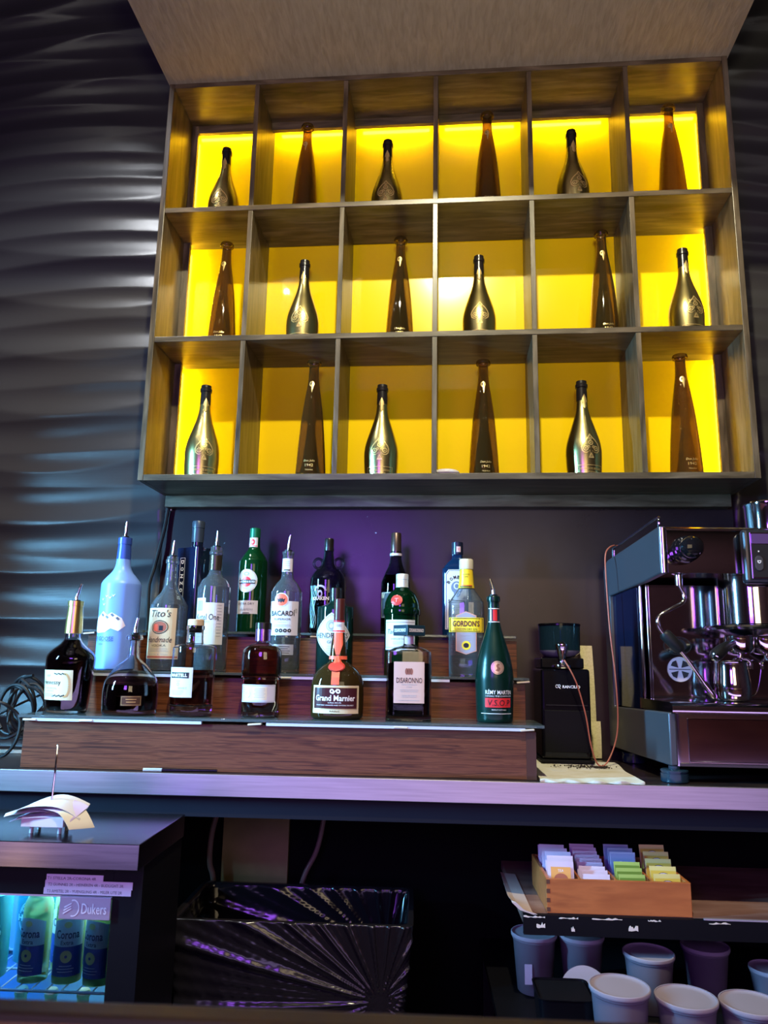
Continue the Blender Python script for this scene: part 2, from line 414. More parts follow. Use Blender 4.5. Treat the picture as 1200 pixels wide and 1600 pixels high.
for r in range(3):
    for x in XS[1:6]:
        top = ZS[r+1]-.0185 if r < 2 else 3.223
        up_(MB().box(x-.008, x+.008, .0035, .244, ZS[r]+.0005, top), 'divider', M_shelfwood_v, bevel=.001)
up_(MB().box(.019, 1.919, .247, .2515, ZB+.001, 3.222), 'back_panel', M_gold_panel)
up_(MB().box(.01, 1.928, .2225, WY-.0005, ZB-.062, ZB-.0205), 'mounting_board', M_shelfwood, bevel=.001)
# battens that hide the LED strips, and the strips
for x0, x1 in ((.0185, .042), (1.896, 1.9195)): up_(MB().box(x0, x1, .196, .212, ZB+.001, 3.222), 'batten', M_shelfwood_v)
up_(MB().box(.043, 1.895, .196, .212, 3.190, 3.222), 'batten', M_shelfwood)
M_led = mat('yellow_led_strip', (1, .8, .1), .5, em=(1, .76, .03), es=125)
def strip(mb): up_(mb, 'led_strip', M_led)
for r in range(3):
    z0, z1 = ZS[r]+.01, (ZS[r+1]-.024 if r < 2 else 3.20)
    strip(MB().box(.0190, .0225, .2165, .2285, z0, z1)); strip(MB().box(1.9155, 1.919, .2165, .2285, z0, z1))
for k in range(6):
    strip(MB().box(XS[k]+.03, XS[k+1]-.03, .2165, .2285, 3.2165, 3.2205))

def emblem_surf(P): return round_surf(P)
# -- champagne bottle in dark gold metal with a spade badge
M_brig = mat('dark_gold_metallised_glass', (.62, .52, .22), .27, 1)
M_foilblk = mat('black_foil', (.012, .010, .010), .25)
def make_champagne():
    prof = [(0, .046), (.004, .052), (.03, .0545), (.07, .0565), (.10, .056), (.13, .0505), (.17, .038), (.20, .028), (.23, .0205), (.26, .0175), (.30, .0165), (.308, .0165)]
    root, P = bottle('champagne_bottle', 'x', (0, 0, 0), prof, M_brig, hollow=False, smooth=4)
    MB().loft([(.262, .0180, .0180, 2), (.29, .0174, .0174, 2), (.306, .0170, .0170, 2), (.308, .0198, .0198, 2), (.318, .0200, .0200, 2), (.321, .0175, .0175, 2), (.330, .0170, .0170, 2)], 28).build('neck_foil', M_foilblk, root, True, ang=30)
    S = round_surf(P)
    p = Print(S, .0012)
    # spade: two lobes, point and stem, with a scrolled pattern inside
    def spade(k, cy):
        pts = []
        for i in range(33):
            t = i/32; a = -PI*.5 + PI*2*t
            x = math.sin(PI*2*t)*.033*(1 if 1 else 0)
        outline = [(0, .052), (.008, .040), (.018, .030), (.027, .018), (.032, .006), (.030, -.007), (.022, -.014), (.012, -.013), (.004, -.006), (.004, -.016), (.009, -.030), (-.009, -.030), (-.004, -.016), (-.004, -.006), (-.012, -.013), (-.022, -.014), (-.030, -.007), (-.032, .006), (-.027, .018), (-.018, .030), (-.008, .040)]
        return [(x*k, cy+y*k) for x, y in outline]
    o = spade(1.0, .088)
    L_ = len(o)
    inn = [(x*.86, .088+(y-.088)*.86+.0006) for x, y in o]
    vv = o + inn
    p._put(vv, [(i, (i+1) % L_, L_+(i+1) % L_, L_+i) for i in range(L_)], M_goldp)
    for cx, cy, r in ((-.017, .089, .0085), (.017, .089, .0085), (0, .108, .0085), (-.008, .094, .005), (.008, .094, .005), (0, .122, .005)):
        p.ell(cx, cy, r, r, M_goldp, hole=.62, n=18); p.ell(cx, cy, r*.3, r*.3, M_goldp, n=8)
    p.text('A', 0, .068, .014, .014, M_goldp)
    p.build('spade_badge', root)
    p = Print(S, .0012); p.frame(-.045, .008, .045, .036, .0016, M_goldp)
    p.text('ARMAND DE BRIGNAC', 0, .024, .076, .007, M_goldp); p.text('CHAMPAGNE', 0, .014, .04, .0045, M_goldp)
    p.build('name_plate', root)
    p = Print(round_surf([(0, .02, .02, 2), (.226, .0235, .0235, 2), (.24, .0200, .0200, 2), (.26, .0190, .0190, 2), (.285, .0183, .0183, 2)]), .0006)
    p.poly([(0, .283), (.007, .268), (.009, .258), (.005, .252), (.006, .240), (0, .232), (-.006, .240), (-.005, .252), (-.009, .258), (-.007, .268)], M_goldp)
    p.build('neck_badge', root)
    return root
def make_tequila():
    prof = [(0, .044), (.003, .049), (.02, .0495), (.10, .0452), (.20, .0372), (.28, .0270), (.33, .0195), (.36, .0172), (.395, .0168), (.398, .0235), (.404, .0245), (.410, .0225)]
    root, P = bottle('tequila_bottle', 'x', (0, 0, 0), prof, M_amber, wall=.0035, base=.012, smooth=3)
    S = round_surf(P)
    p = Print(S, .001)
    p.text('Don Julio', .004, .050, .036, .009, M_goldp, shear=.25); p.text('1942', .004, .036, .026, .009, M_goldp)
    p.text('TEQUILA', .004, .020, .026, .005, M_goldp)
    p.build('lettering', root)
    p = Print(S, .001); p.ell(-.002, .322, .0085, .010, M_goldp, hole=.55, n=20); p.poly([(-.004, .318), (0, .333), (.005, .318), (.002, .300), (0, .290), (-.002, .300)], M_goldp, .0004)
    p.build('neck_medallion', root)
    return root
def copy_tree(o):
    c = o.copy(); col.objects.link(c)
    for ch in o.children:
        k = ch.copy(); col.objects.link(k); k.parent = c
        for g in ch.children: q = g.copy(); col.objects.link(q); q.parent = k
    return c
"""bottles on the unit: kind, row (0 = bottom), x, y, turn, label"""
SPOTS = [('b', 0, 0.178, 0.09, 25), ('t', 0, 0.55, 0.081, 0), ('b', 0, 0.78, 0.108, 0), ('t', 0, 1.117, 0.107, 0), ('b', 0, 1.435, 0.1, 14), ('t', 0, 1.749, 0.087, 0), ('t', 1, 0.206, 0.131, 0), ('b', 1, 0.494, 0.126, 0), ('t', 1, 0.833, 0.134, 0), ('b', 1, 1.106, 0.13, 0), ('t', 1, 1.525, 0.133, 0), ('b', 1, 1.79, 0.123, 14), ('b', 2, 0.177, 0.147, 0), ('t', 2, 0.48, 0.144, 0), ('b', 2, 0.78, 0.143, 0), ('t', 2, 1.139, 0.127, 0), ('b', 2, 1.435, 0.131, 14), ('t', 2, 1.776, 0.133, 0)]
protos = {'b': make_champagne(), 't': make_tequila()}; usedp = set()
GN = {'b': 'gold champagne bottles on the lit wall shelf', 't': 'tall amber bottles on the lit wall shelf'}
ROWN = ['bottom', 'middle', 'top']; COLN = ['first', 'second', 'third', 'fourth', 'fifth', 'sixth']
for kd, row, x, y, turn in SPOTS:
    cidx = max(i for i in range(6) if XS[i] <= x)
    o = protos[kd] if kd not in usedp else copy_tree(protos[kd]); usedp.add(kd)
    o.location = (x, y, ZS[row]+.0006); o.rotation_euler = (0, 0, R(turn))
    kind = 'squat dark gold champagne bottle with spade badge' if kd == 'b' else 'tall tapering amber glass tequila bottle'
    tag(o, f'{kind} in {COLN[cidx]} cubbyhole from the left, {ROWN[row]} row', 'bottle', GN[kd])
dish = MB().ball((0, 0, .0130), .042, .03, .0125, 10).build('soap_dish', mat('white_ceramic', (.7, .68, .7), .25), None, True, ang=60)
dish.location = (.995, .055, ZB+.0008); tag(dish, 'small white oval dish lying in bottom row beside an amber bottle', 'dish')

# ================================================================ BACK BAR COUNTER
CZ = .927
ct = empty('bar_counter', W(.9, -.1, 0), PHI); tag(ct, 'long back bar counter with dark top and polished steel front edge', 'counter')
def bp(mb, name, m, parent, org, **k):          # vertices in the bar frame, object under an empty that stands at org (a, b, z)
    o = mb.build(name, m, None, **k); o.parent = parent; o.matrix_parent_inverse = Matrix.Translation(-Vector(org)); return o
CO = (.9, -.1, 0)
bp(MB().box(-1.2, 2.9, -.352, .125, CZ-.035, CZ), 'top', M_counter, ct, CO)
bp(MB().box(-1.2, 2.9, -.36, -.3525, CZ-.052, CZ+.0015), 'steel_edge', M_steel, ct, CO, bevel=.0015)
bp(MB().box(-1.2, 2.9, -.335, -.30, .822, CZ-.036), 'apron', mat('dark_blue_apron', (.007, .007, .014), .6, spec=.2), ct, CO)
bp(MB().box(-1.2, 2.9, .10, .125, .09, CZ-.036), 'back_board', mat('shade_black', (.002, .002, .003), .7, spec=.05), ct, CO)  # near-black colour stands in for the deep shade under the counter
for a0 in (-1.19, 2.86): bp(MB().box(a0, a0+.03, -.30, .0995, .0005, CZ-.036), 'end_panel', M_black, ct, CO)

# ---- three wooden steps with glass on them
G = [(-.33, 1.062), (-.16, 1.176), (.012, 1.297)]      # front edge and top of each glass
ri = empty('bottle_riser', W(.54, -.1, CZ), PHI); tag(ri, 'stepped red-brown pine riser that carries the spirit bottles', 'riser'); RO = (.54, -.1, CZ)
XL, XR = -.125, 1.212
bp(MB().box(XL, XR, -.316, -.298, CZ+.0005, 1.046), 'front_board', M_riser, ri, RO, bevel=.001)
bp(MB().box(XL, XR, -.146, -.128, CZ+.0005, 1.1605), 'front_board', M_riser, ri, RO, bevel=.001)
bp(MB().box(XL, XR, .026, .044, CZ+.0005, 1.2815), 'front_board', M_riser, ri, RO, bevel=.001)
for a0, a1 in ((XL, XL+.018), (XR-.018, XR)):
    bp(MB().box(a0, a1, -.2975, -.1465, CZ+.0005, 1.046), 'side_board', M_riser, ri, RO)
    bp(MB().box(a0, a1, -.1275, .0255, CZ+.0005, 1.1605), 'side_board', M_riser, ri, RO)
    bp(MB().box(a0, a1, .0445, .10, CZ+.0005, 1.2815), 'side_board', M_riser, ri, RO)
bp(MB().box(XR-.024, XR+.001, -.319, -.3165, CZ+.0008, 1.044), 'corner_strip', mat('dark_stained_strip', (.06, .022, .014), .4), ri, RO)
M_strip = mat('pale_metal_channel', (.62, .68, .78), .35, .3)
for (b, z), segs in zip(G, (((.52, 1.185), (-.1, .35)), ((-.03, .33), (.44, .86), (.90, 1.0)), ())):
    for a0, a1 in segs: bp(MB().box(a0, a1, b+.001, b+.0135, z-.0155, z-.0082), 'light_channel', M_strip, ri, RO)
M_tape = mat('beige_foam', (.62, .52, .40), .8)
for a, b, z in ((.045, -.324, 1.0495), (.49, -.324, 1.0495), (.868, -.324, 1.0495), (1.19, -.324, 1.0495), (-.105, -.324, 1.0495), (.535, -.154, 1.164), (1.205, -.154, 1.164), (.596, .018, 1.285), (-.118, .018, 1.285)):
    t = MB().box(-.018, .018, -.008, .009, -.0024, .0024, Matrix.Rotation(random.uniform(-.1, .1), 4, 'Y')); t.v = [(x+a, y+b, z+zz) for x, y, zz in t.v]
    bp(t, 'foam_spacer', M_tape, ri, RO, bevel=.0015)
gl = ['lowest', 'middle', 'topmost']
for i, ((b, z), b1) in enumerate(zip(G, (-.1475, .0245, .150))):
    o = bar(MB().box(XL-.012, XR+.022 - .012*i, b, b1 if i < 2 else .122, z-.0075, z-.0003).build('glass_shelf', M_shelfglass, None, bevel=.001))
    tag(o, f'long clear glass shelf plate lying on the {gl[i]} riser step', 'glass shelf', 'glass plates on the riser')

# ================================================================ SPIRIT BOTTLES
T1, T2, T3 = 1.062, 1.176, 1.297
def label_patch(P, u0, z0, u1, z1, m, root, name='label', off=.0007, corner=.0):
    S = round_surf(P); p = Print(S, off); p.rect(u0, z0, u1, z1, m, 16); return p.build(name, root)
def at(a, b, z): return W(a, b, z)

# cognac in a bell-shouldered flask with gold foil
r, P = bottle('cognac_bottle', 'dark cognac bottle with gold foil neck and cream vine label, at left end', at(-.049, -.245, T1),
    [(0, .052), (.004, .058), (.03, .062), (.09, .067), (.135, .0705), (.152, .069), (.168, .056), (.184, .036), (.198, .0245), (.215, .0215), (.29, .0185), (.300, .0185)],
    M_glass, R(-17), flatten=.8, liquid=M_cognac, level=.196, base=.008)
MB().loft(full([(.214, .0235), (.240, .0228), (.2895, .0200), (.290, .0215), (.303, .0215), (.3035, .0190)]), 30).build('gold_foil', M_gold, r, True)
pourer(r, .302, tilt=.9, lean=.5)
Lp = label_patch(P, -.052, .036, .050, .115, M_cream, r); p = Print(round_surf(P), .0012)
p.text('Hennessy', -.010, .081, .060, .0150, M_ink, bold=.0); p.text('VERY SPECIAL', -.010, .067, .040, .004, M_greyink); p.text('COGNAC', -.010, .060, .024, .0035, M_greyink)
for i in range(16):
    a = -PI/2 + PI*i/15; p.ell(.030+.010*math.cos(a)*1.2, .075+.030*math.sin(a), .0032, .0024, M_goldp)
for i in range(9): p.ell(.002+.0036*i, .106-.0012*(i % 3), .0020, .0016, M_ink); p.ell(-.002+.0038*i, .046+.0014*(i % 3), .0022, .0017, M_ink)
p.text('HV', -.018, .100, .012, .007, M_greyink); p.lines(-.018, .052, .04, 3, .003, M_greyink); p.build('lettering', Lp)

# domed decanter with a short neck
r, P = bottle('decanter_bottle', 'clear domed decanter half full of dark liquor with flared lip', at(.126, -.245, T1),
    [(0, .066), (.004, .071), (.02, .0730), (.060, .0735), (.085, .070), (.103, .061), (.128, .041), (.143, .024), (.152, .0165), (.165, .0140), (.196, .0130), (.199, .0205), (.203, .0228), (.209, .0215), (.213, .0180)],
    M_glass, R(6), liquid=M_cognac, level=.080, base=.012, wall=.0032)
pourer(r, .214, tilt=.5, lean=.3, h=.042)
Lp = label_patch(P, -.002, .026, .052, .052, mat('bronze_label', (.10, .055, .03), .35, .4), r); p = Print(round_surf(P), .0012)
p.frame(0, .028, .050, .050, .0008, M_goldp); p.lines(.025, .042, .032, 2, .007, M_goldp, .0018); p.build('lettering', Lp)

# straight-sided cognac with cork stopper
r, P = bottle('swift_cognac_bottle', 'clear straight-sided cognac bottle with pale square label and cork stopper', at(.296, -.248, T1),
    [(0, .040), (.003, .050), (.012, .0560), (.03, .058), (.165, .0585), (.180, .0565), (.187, .048), (.191, .030), (.196, .0235), (.228, .0225), (.230, .0245), (.240, .0245)],
    M_glass, R(-12), liquid=M_brandy, level=.122, base=.026, wall=.0035)
MB().loft(full([(.222, .0175), (.2405, .0180), (.2408, .0225), (.256, .0225), (.258, .0205)]), 26).build('cork_stopper', M_cork, r, True)
Lp = label_patch(P, -.046, .050, .032, .128, M_white, r); p = Print(round_surf(P), .0012)
p.rect(-.038, .100, .022, .115, M_ink, 12); p.text('MARTELL', -.008, .1075, .052, .0085, M_inkw, bold=.02, lift=.0006)
p.text('VSOP', -.008, .092, .012, .0035, M_greyink); p.ell(-.008, .084, .004, .004, M_greyink, hole=.7); p.text('SWIFT', .006, .074, .026, .005, M_greyink)
p.lines(-.010, .067, .042, 4, .0035, M_greyink); p.build('lettering', Lp)

# flat bourbon with black and violet cap
r, P = bottle('bourbon_bottle', 'flat-shouldered amber whiskey bottle with black cap and purple collar', at(.484, -.245, T1),
    [(0, .044), (.004, .0485), (.012, .050), (.098, .0510), (.101, .0545), (.105, .0550), (.165, .0545), (.182, .048), (.192, .032), (.197, .018), (.203, .0165), (.228, .0165)],
    M_glass, R(2), flatten=.72, liquid=M_brandy, level=.188, base=.014, wall=.003)
MB().loft(full([(.202, .0215), (.2335, .0215)]), 28).build('purple_collar', mat('violet_metal', (.45, .28, .62), .2, 1), r, True)
MB().loft(full([(.2337, .0225), (.250, .0225), (.252, .0205)]), 28).build('cap', M_foilblk, r, True)
Lp = label_patch(P, -.049, .040, .046, .086, mat('pale_blue_label', (.62, .64, .74), .5), r); p = Print(round_surf(P), .0012)
p.rect(-.012, .046, .022, .080, mat('tan_ink', (.70, .56, .42), .5)); p.ell(-.026, .062, .0085, .0095, M_white); p.ell(-.026, .062, .0075, .0085, M_goldp, .0003, hole=.75)
p.frame(-.047, .042, .044, .084, .001, M_greyink); p.lines(.005, .075, .028, 6, .0045, M_greyink); p.lines(-.040, .077, .010, 7, .005, M_greyink); p.build('lettering', Lp)

# orange liqueur flask with red ribbon and seal
r, P = bottle('orange_liqueur_bottle', 'squat brown flask with red ribbon, wax seal and wide dark label', at(.694, -.25, T1),
    [(0, .062), (.005, .0685), (.018, .0710), (.070, .0715), (.098, .0690), (.122, .058), (.138, .042), (.148, .0275), (.155, .0240), (.190, .0210), (.230, .0155), (.262, .0140), (.300, .0140)],
    mat('olive_brown_glass', (.035, .020, .006), .04, 0, .25, 1.45), R(1), flatten=.66, hollow=False)
MB().loft(full([(.262, .0152), (.300, .0150), (.318, .0148), (.320, .0130)]), 24).build('cap', mat('dark_brown_foil', (.07, .015, .012), .3), r, True)
nb = label_patch(P, -.0225, .228, .0225, .262, M_white, r, 'neck_label'); p = Print(round_surf(P), .0011); p.rect(-.0225, .230, .0225, .234, M_red); p.rect(-.0225, .256, .0225, .262, M_red); p.text('1880', 0, .247, .014, .007, M_greyink); p.build('lettering', nb)
Lp = label_patch(P, -.060, .016, .060, .088, M_cream, r); p = Print(round_surf(P), .0012)
p.rect(-.054, .029, .054, .082, mat('maroon_ink', (.055, .012, .016), .25), 14); p.frame(-.056, .0275, .056, .0835, .0010, M_goldp, .0004)
p.text('Grand Marnier', 0, .0560, .096, .0155, M_inkw, bold=.02, lift=.0006); p.text('LIQUEUR', 0, .0435, .030, .0035, M_inkw, lift=.0006); p.text('FROM WILD ORANGES AND COGNAC BRANDY', 0, .0375, .090, .0030, M_inkw, lift=.0006)
p.ell(-.007, .0735, .005, .006, M_inkw, .0005, hole=.4); p.ell(.007, .0735, .005, .006, M_inkw, .0005, hole=.4); p.poly([(-.006, .067), (.004, .080), (.006, .079), (-.004, .066)], M_inkw, .0006)
p.text('PARIS', 0, .0220, .022, .0042, M_ink); p.build('lettering', Lp)
S = round_surf(P); p = Print(S, .0022)
p.rect(-.0095, .090, .0085, .128, M_orange, 4); p.poly([(-.011, .228), (.011, .228), (.012, .196), (.004, .168), (-.004, .168), (-.011, .196)], M_orange); p.rect(-.0275, .156, .0275, .165, M_orange, 12)
p.poly([(-.003, .166), (.004, .166), (.014, .140), (.004, .146), (-.012, .138)], M_orange, .0008); p.build('red_ribbon', r)
s_ = MB(); S0 = [S(.020*math.cos(t), .137+.0135*math.sin(t), .003) for t in [2*PI*i/28 for i in range(28)]]; S1 = [S(.017*math.cos(t), .137+.011*math.sin(t), .0062) for t in [2*PI*i/28 for i in range(28)]]
s_.add(S0+S1, [(i, (i+1) % 28, 28+(i+1) % 28, 28+i) for i in range(28)] + [tuple(range(28, 56))]); s_.build('wax_seal', mat('red_wax', (.55, .05, .035), .3), r, True)

# square amaretto bottle with square cap
r, P = bottle('amaretto_bottle', 'square-bodied amaretto bottle with dark square cap turned cornerwise', at(.886, -.25, T1),
    [(0, .054), (.004, .0595), (.015, .0610), (.165, .0610), (.180, .0560), (.190, .040, .034, 4), (.196, .020, .019, 3), (.202, .0145, .0145, 2), (.224, .0140, .0140, 2)],
    M_glass, R(4), n=5, flatten=.62, liquid=M_cognac, level=.150, base=.012, wall=.0045, smooth=3)
for k in range(4): pass
nl = label_patch([(0, .0145, .0145, 2), (.3, .0145, .0145, 2)], -.0135, .200, .0135, .221, mat('pink_paper', (.72, .50, .52), .5), r, 'neck_label', .0008)
cM = Matrix.Rotation(R(38), 4, 'Z'); MB().box(-.031, .031, -.031, .031, .2225, .2505, cM).build('cap', mat('dark_blue_cap', (.010, .035, .055), .3), r, bevel=.0012)
for an in (38, -52):
    m_ = Matrix.Rotation(R(an), 3, 'Z'); p = Print(flat(*(m_ @ Vector((0, -.031, .2365))), ax=m_ @ Vector((1, 0, 0)), nn=m_ @ Vector((0, -1, 0))), .0006)
    p.text('DISARONNO', 0, 0, .050, .0095, M_inkw, bold=.02); p.build('cap_lettering', r)
Lp = label_patch(P, -.040, .046, .041, .153, mat('salmon_label', (.66, .43, .36), .35, .15), r); p = Print(round_surf(P), .0012)
p.text('DISARONNO', .001, .105, .068, .0135, M_ink, bold=.005); p.text('ORIGINALE', .001, .094, .040, .0032, M_greyink); p.text('1525', .001, .088, .014, .0032, M_greyink)
for q in (-.006, 0, .006): p.ell(q, .128, .0042, .0085, mat('bronze_ink', (.30, .13, .09), .4, .5))
p.lines(.001, .080, .055, 2, .004, M_greyink); p.lines(.001, .066, .040, 2, .004, M_greyink); p.lines(.001, .053, .058, 1, .003, M_greyink); p.build('lettering', Lp)

# frosted dark green cognac
M_frost = mat('frosted_green_glass', (.003, .026, .019), .25, .3, .0, 1.5)
r, P = bottle('frosted_cognac_bottle', 'frosted dark green cognac bottle with red letter band and pour spout', at(1.116, -.245, T1),
    [(0, .043), (.005, .0475), (.03, .0490), (.10, .0510), (.125, .0505), (.165, .0445), (.200, .0345), (.232, .0245), (.255, .0185), (.270, .0165), (.318, .0150), (.3185, .0178), (.331, .0178), (.333, .0158)],
    M_frost, R(4), hollow=False)
pourer(r, .333, tilt=-.9, lean=.28, h=.044)
nb = label_patch(P, -.018, .262, .018, .300, mat('dark_band', (.02, .03, .03), .3), r, 'neck_band'); p = Print(round_surf(P), .0012); p.rect(-.004, .266, .008, .296, M_red); p.rect(-.018, .262, .018, .264, M_inkw); p.rect(-.018, .298, .018, .300, M_inkw); p.rect(-.011, .266, -.008, .296, M_inkw); p.build('band_print', nb)
p = Print(round_surf(P), .001); p.ell(.003, .142, .0175, .0175, mat('rose_gold', (.80, .50, .38), .3, .6)); p.ell(.003, .142, .0155, .0155, M_ink, .0003, hole=.95)
p.poly([(-.003, .134), (.002, .140), (-.001, .147), (.004, .153), (.009, .150), (.005, .146), (.010, .140), (.006, .132)], mat('bronze_ink'), .0005); p.build('centaur_medallion', r)
p = Print(round_surf(P), .001); p.text('RÉMY MARTIN', .006, .080, .074, .0130, M_inkw, bold=.01); p.text('COGNAC FINE CHAMPAGNE', .006, .0690, .074, .0038, M_inkw); p.build('lettering', r)
Lp = label_patch(P, -.032, .040, .042, .064, M_red, r, 'red_panel'); p = Print(round_surf(P), .0012); p.text('V.S.O.P', .006, .052, .062, .0150, M_ink, shear=.1); p.build('lettering', Lp)
p = Print(round_surf(P), .001); p.text('PRODUCT OF FRANCE', .006, .034, .04, .003, M_inkw); p.rect(-.045, .0235, .045, .0250, M_inkw); p.build('base_line', r)

# ---- middle step
M_frostblue = mat('frosted_pale_glass', (.20, .36, .86), .34, 0, .15, 1.35)
r, P = bottle('vodka_bottle', 'tall frosted pale blue vodka bottle with mountain picture and spout', at(.008, -.075, T2),
    [(0, .050), (.004, .0555), (.015, .0570), (.12, .0580), (.235, .0585), (.258, .0560), (.275, .0440), (.292, .0300), (.310, .0225), (.335, .0200), (.380, .0178), (.3805, .0192), (.394, .0192), (.396, .0170)],
    M_frostblue, R(-14), flatten=1, hollow=False)
MB().loft(full([(.331, .0212), (.376, .0190), (.3762, .0204), (.396, .0204), (.397, .0185)]), 30).build('blue_neck_sleeve', mat('cobalt_sleeve', (.03, .07, .30), .3), r, True)
pourer(r, .397, tilt=.4, lean=.12, h=.047)
p = Print(round_surf(P), .001)
p.text('GREY', -.040, .090, .028, .012, mat('navy_ink', (.03, .04, .22), .5)); p.text('GOOSE', .004, .090, .050, .012, mat('navy_ink')); p.rect(-.01, .082, .028, .083, mat('navy_ink')); p.text('VODKA', -.012, .074, .018, .005, mat('navy_ink')); p.build('lettering', r)
p = Print(round_surf(P), .001)
Mn = mat('snow_ink', (.85, .80, .88), .5); Mn2 = mat('rock_ink', (.10, .11, .16), .6)
p.poly([(-.060, .118), (-.040, .150), (-.025, .158), (-.010, .170), (.004, .158), (.018, .166), (.030, .160), (.048, .150), (.060, .128), (.040, .112), (.018, .120), (.0, .108), (-.030, .106), (-.050, .112)], Mn)
for q in ((-.012, .160), (.004, .154), (.020, .160), (.036, .150)): p.poly([(q[0]-.006, q[1]), (q[0], q[1]+.004), (q[0]+.007, q[1]-.003), (q[0]+.002, q[1]-.007)], Mn2, .0004)
for q in ((-.018, .205), (-.004, .214), (.008, .210), (-.012, .190), (.018, .216)):
    p.poly([(q[0]-.006, q[1]+.006), (q[0], q[1]), (q[0]+.007, q[1]+.005), (q[0]+.001, q[1]-.004)], M_inkw)
p.build('mountain_print', r)

r, P = bottle('handmade_vodka_bottle', 'clear vodka bottle with tan paper label and oval emblem, pour spout', at(.160, -.075, T2),
    [(0, .049), (.004, .054), (.02, .0550), (.175, .0550), (.196, .0515), (.215, .0405), (.232, .0270), (.250, .0205), (.280, .0180), (.318, .0168), (.319, .0195), (.330, .0195), (.332, .0170), (.340, .0170)],
    M_glassw, R(-5), liquid=M_water, level=.12, base=.007)
pourer(r, .340, tilt=.5, lean=.12, h=.046)
Lp = label_patch(P, -.052, .034, .049, .182, M_cream, r); p = Print(round_surf(P), .0012)
p.text("Tito's", 0, .166, .066, .021, M_ink, shear=.25); p.ell(0, .126, .0265, .0200, M_ink); p.ell(0, .126, .0240, .0175, M_cream, .0004, hole=.93); p.ell(0, .126, .0215, .0155, mat('rust_ink', (.42, .12, .07), .5), .0004)
p.rect(-.016, .114, -.004, .134, M_orange, 2, .0008); p.rect(.000, .116, .012, .130, M_ink, 2, .0008)
p.text('Handmade', 0, .090, .080, .0160, M_ink, shear=.25); p.text('VODKA', 0, .073, .046, .0065, M_ink); p.lines(0, .064, .07, 3, .0042, M_greyink); p.text('AUSTIN ★ TEXAS', 0, .0475, .060, .0040, M_greyink)
p.rect(-.046, .037, .046, .0425, mat('rust_ink')); p.build('lettering', Lp)

r, P = bottle('wheat_vodka_bottle', 'clear round-shouldered vodka bottle with white stepped label beside the tan one', at(.294, -.075, T2),
    [(0, .044), (.004, .0475), (.02, .0485), (.225, .0490), (.250, .0465), (.270, .0370), (.282, .0245), (.295, .0190), (.315, .0178), (.346, .0175), (.347, .0205), (.357, .0205), (.360, .018), (.371, .018)],
    M_glassw, R(2), liquid=M_water, level=.19, base=.006)
MB().loft(full([(.300, .0197), (.345, .0192)]), 26).build('neck_band', mat('bronze_foil', (.06, .045, .03), .3, .6), r, True)
pourer(r, .371, tilt=.3, lean=.05, h=.048)
Lp = label_patch(P, -.048, .078, .047, .200, M_white, r); p = Print(round_surf(P), .0009)
p.rect(-.048, .200, -.010, .214, M_white, 8); p.rect(-.040, .176, -.020, .206, M_greyink, 4, .0004); p.text('Ketel One', -.004, .158, .074, .0180, M_ink, bold=.005); p.text('VODKA', -.006, .144, .022, .0045, M_greyink)
for i in range(11): p.rect(.026, .192-.009*i, .040, .1935-.009*i, M_greyink, 3, .0003)
p.lines(-.018, .130, .035, 4, .010, M_greyink); p.build('lettering', Lp)

r, P = bottle('white_rum_bottle', 'clear rum bottle with bat disc on white label and pour spout', at(.515, -.075, T2),
    [(0, .042), (.004, .0455), (.02, .0465), (.215, .0470), (.240, .0445), (.262, .0325), (.275, .0215), (.290, .0178), (.350, .0162), (.351, .0178), (.360, .0178)],
    M_glassw, R(2), flatten=.85, liquid=M_water, level=.16, base=.010)
pourer(r, .360, tilt=.7, lean=.16, h=.048)
nb = label_patch(P, -.0175, .298, .0175, .338, M_white, r, 'neck_label'); p = Print(round_surf(P), .0011); p.lines(0, .328, .018, 3, .006, M_greyink); p.rect(-.010, .301, .010, .3045, M_ink); p.build('lettering', nb)
Lp = label_patch(P, -.045, .108, .045, .208, M_white, r); p = Print(round_surf(P), .0012)
p.ell(-.008, .212, .0205, .0205, M_white, .0002); p.ell(-.008, .212, .0180, .0180, M_orange, .0006)
p.poly([(-.020, .216), (-.014, .213), (-.011, .218), (-.008, .214), (-.005, .218), (-.002, .213), (.004, .216), (.000, .204), (-.005, .207), (-.008, .202), (-.011, .207), (-.016, .204)], M_ink, .0010)
p.text('BACARDÍ', -.003, .174, .072, .0185, M_ink, bold=.02); p.text('SUPERIOR', -.003, .155, .048, .0060, M_ink); p.lines(-.003, .146, .03, 1, .003, M_greyink); p.lines(-.003, .138, .066, 2, .004, M_greyink)
for q in (-.018, -.006, .006, .018): p.ell(q, .122, .0055, .0055, M_ink, hole=.35, n=14)
p.text('RON', .037, .180, .006, .014, M_ink); p.build('lettering', Lp)
Lb = label_patch(P, -.030, .052, .032, .082, mat('silver_label', (.42, .44, .48), .4, .3), r, 'lower_label'); p = Print(round_surf(P), .0012); p.lines(0, .075, .045, 4, .0060, M_ink, .0014); p.build('lettering', Lb)

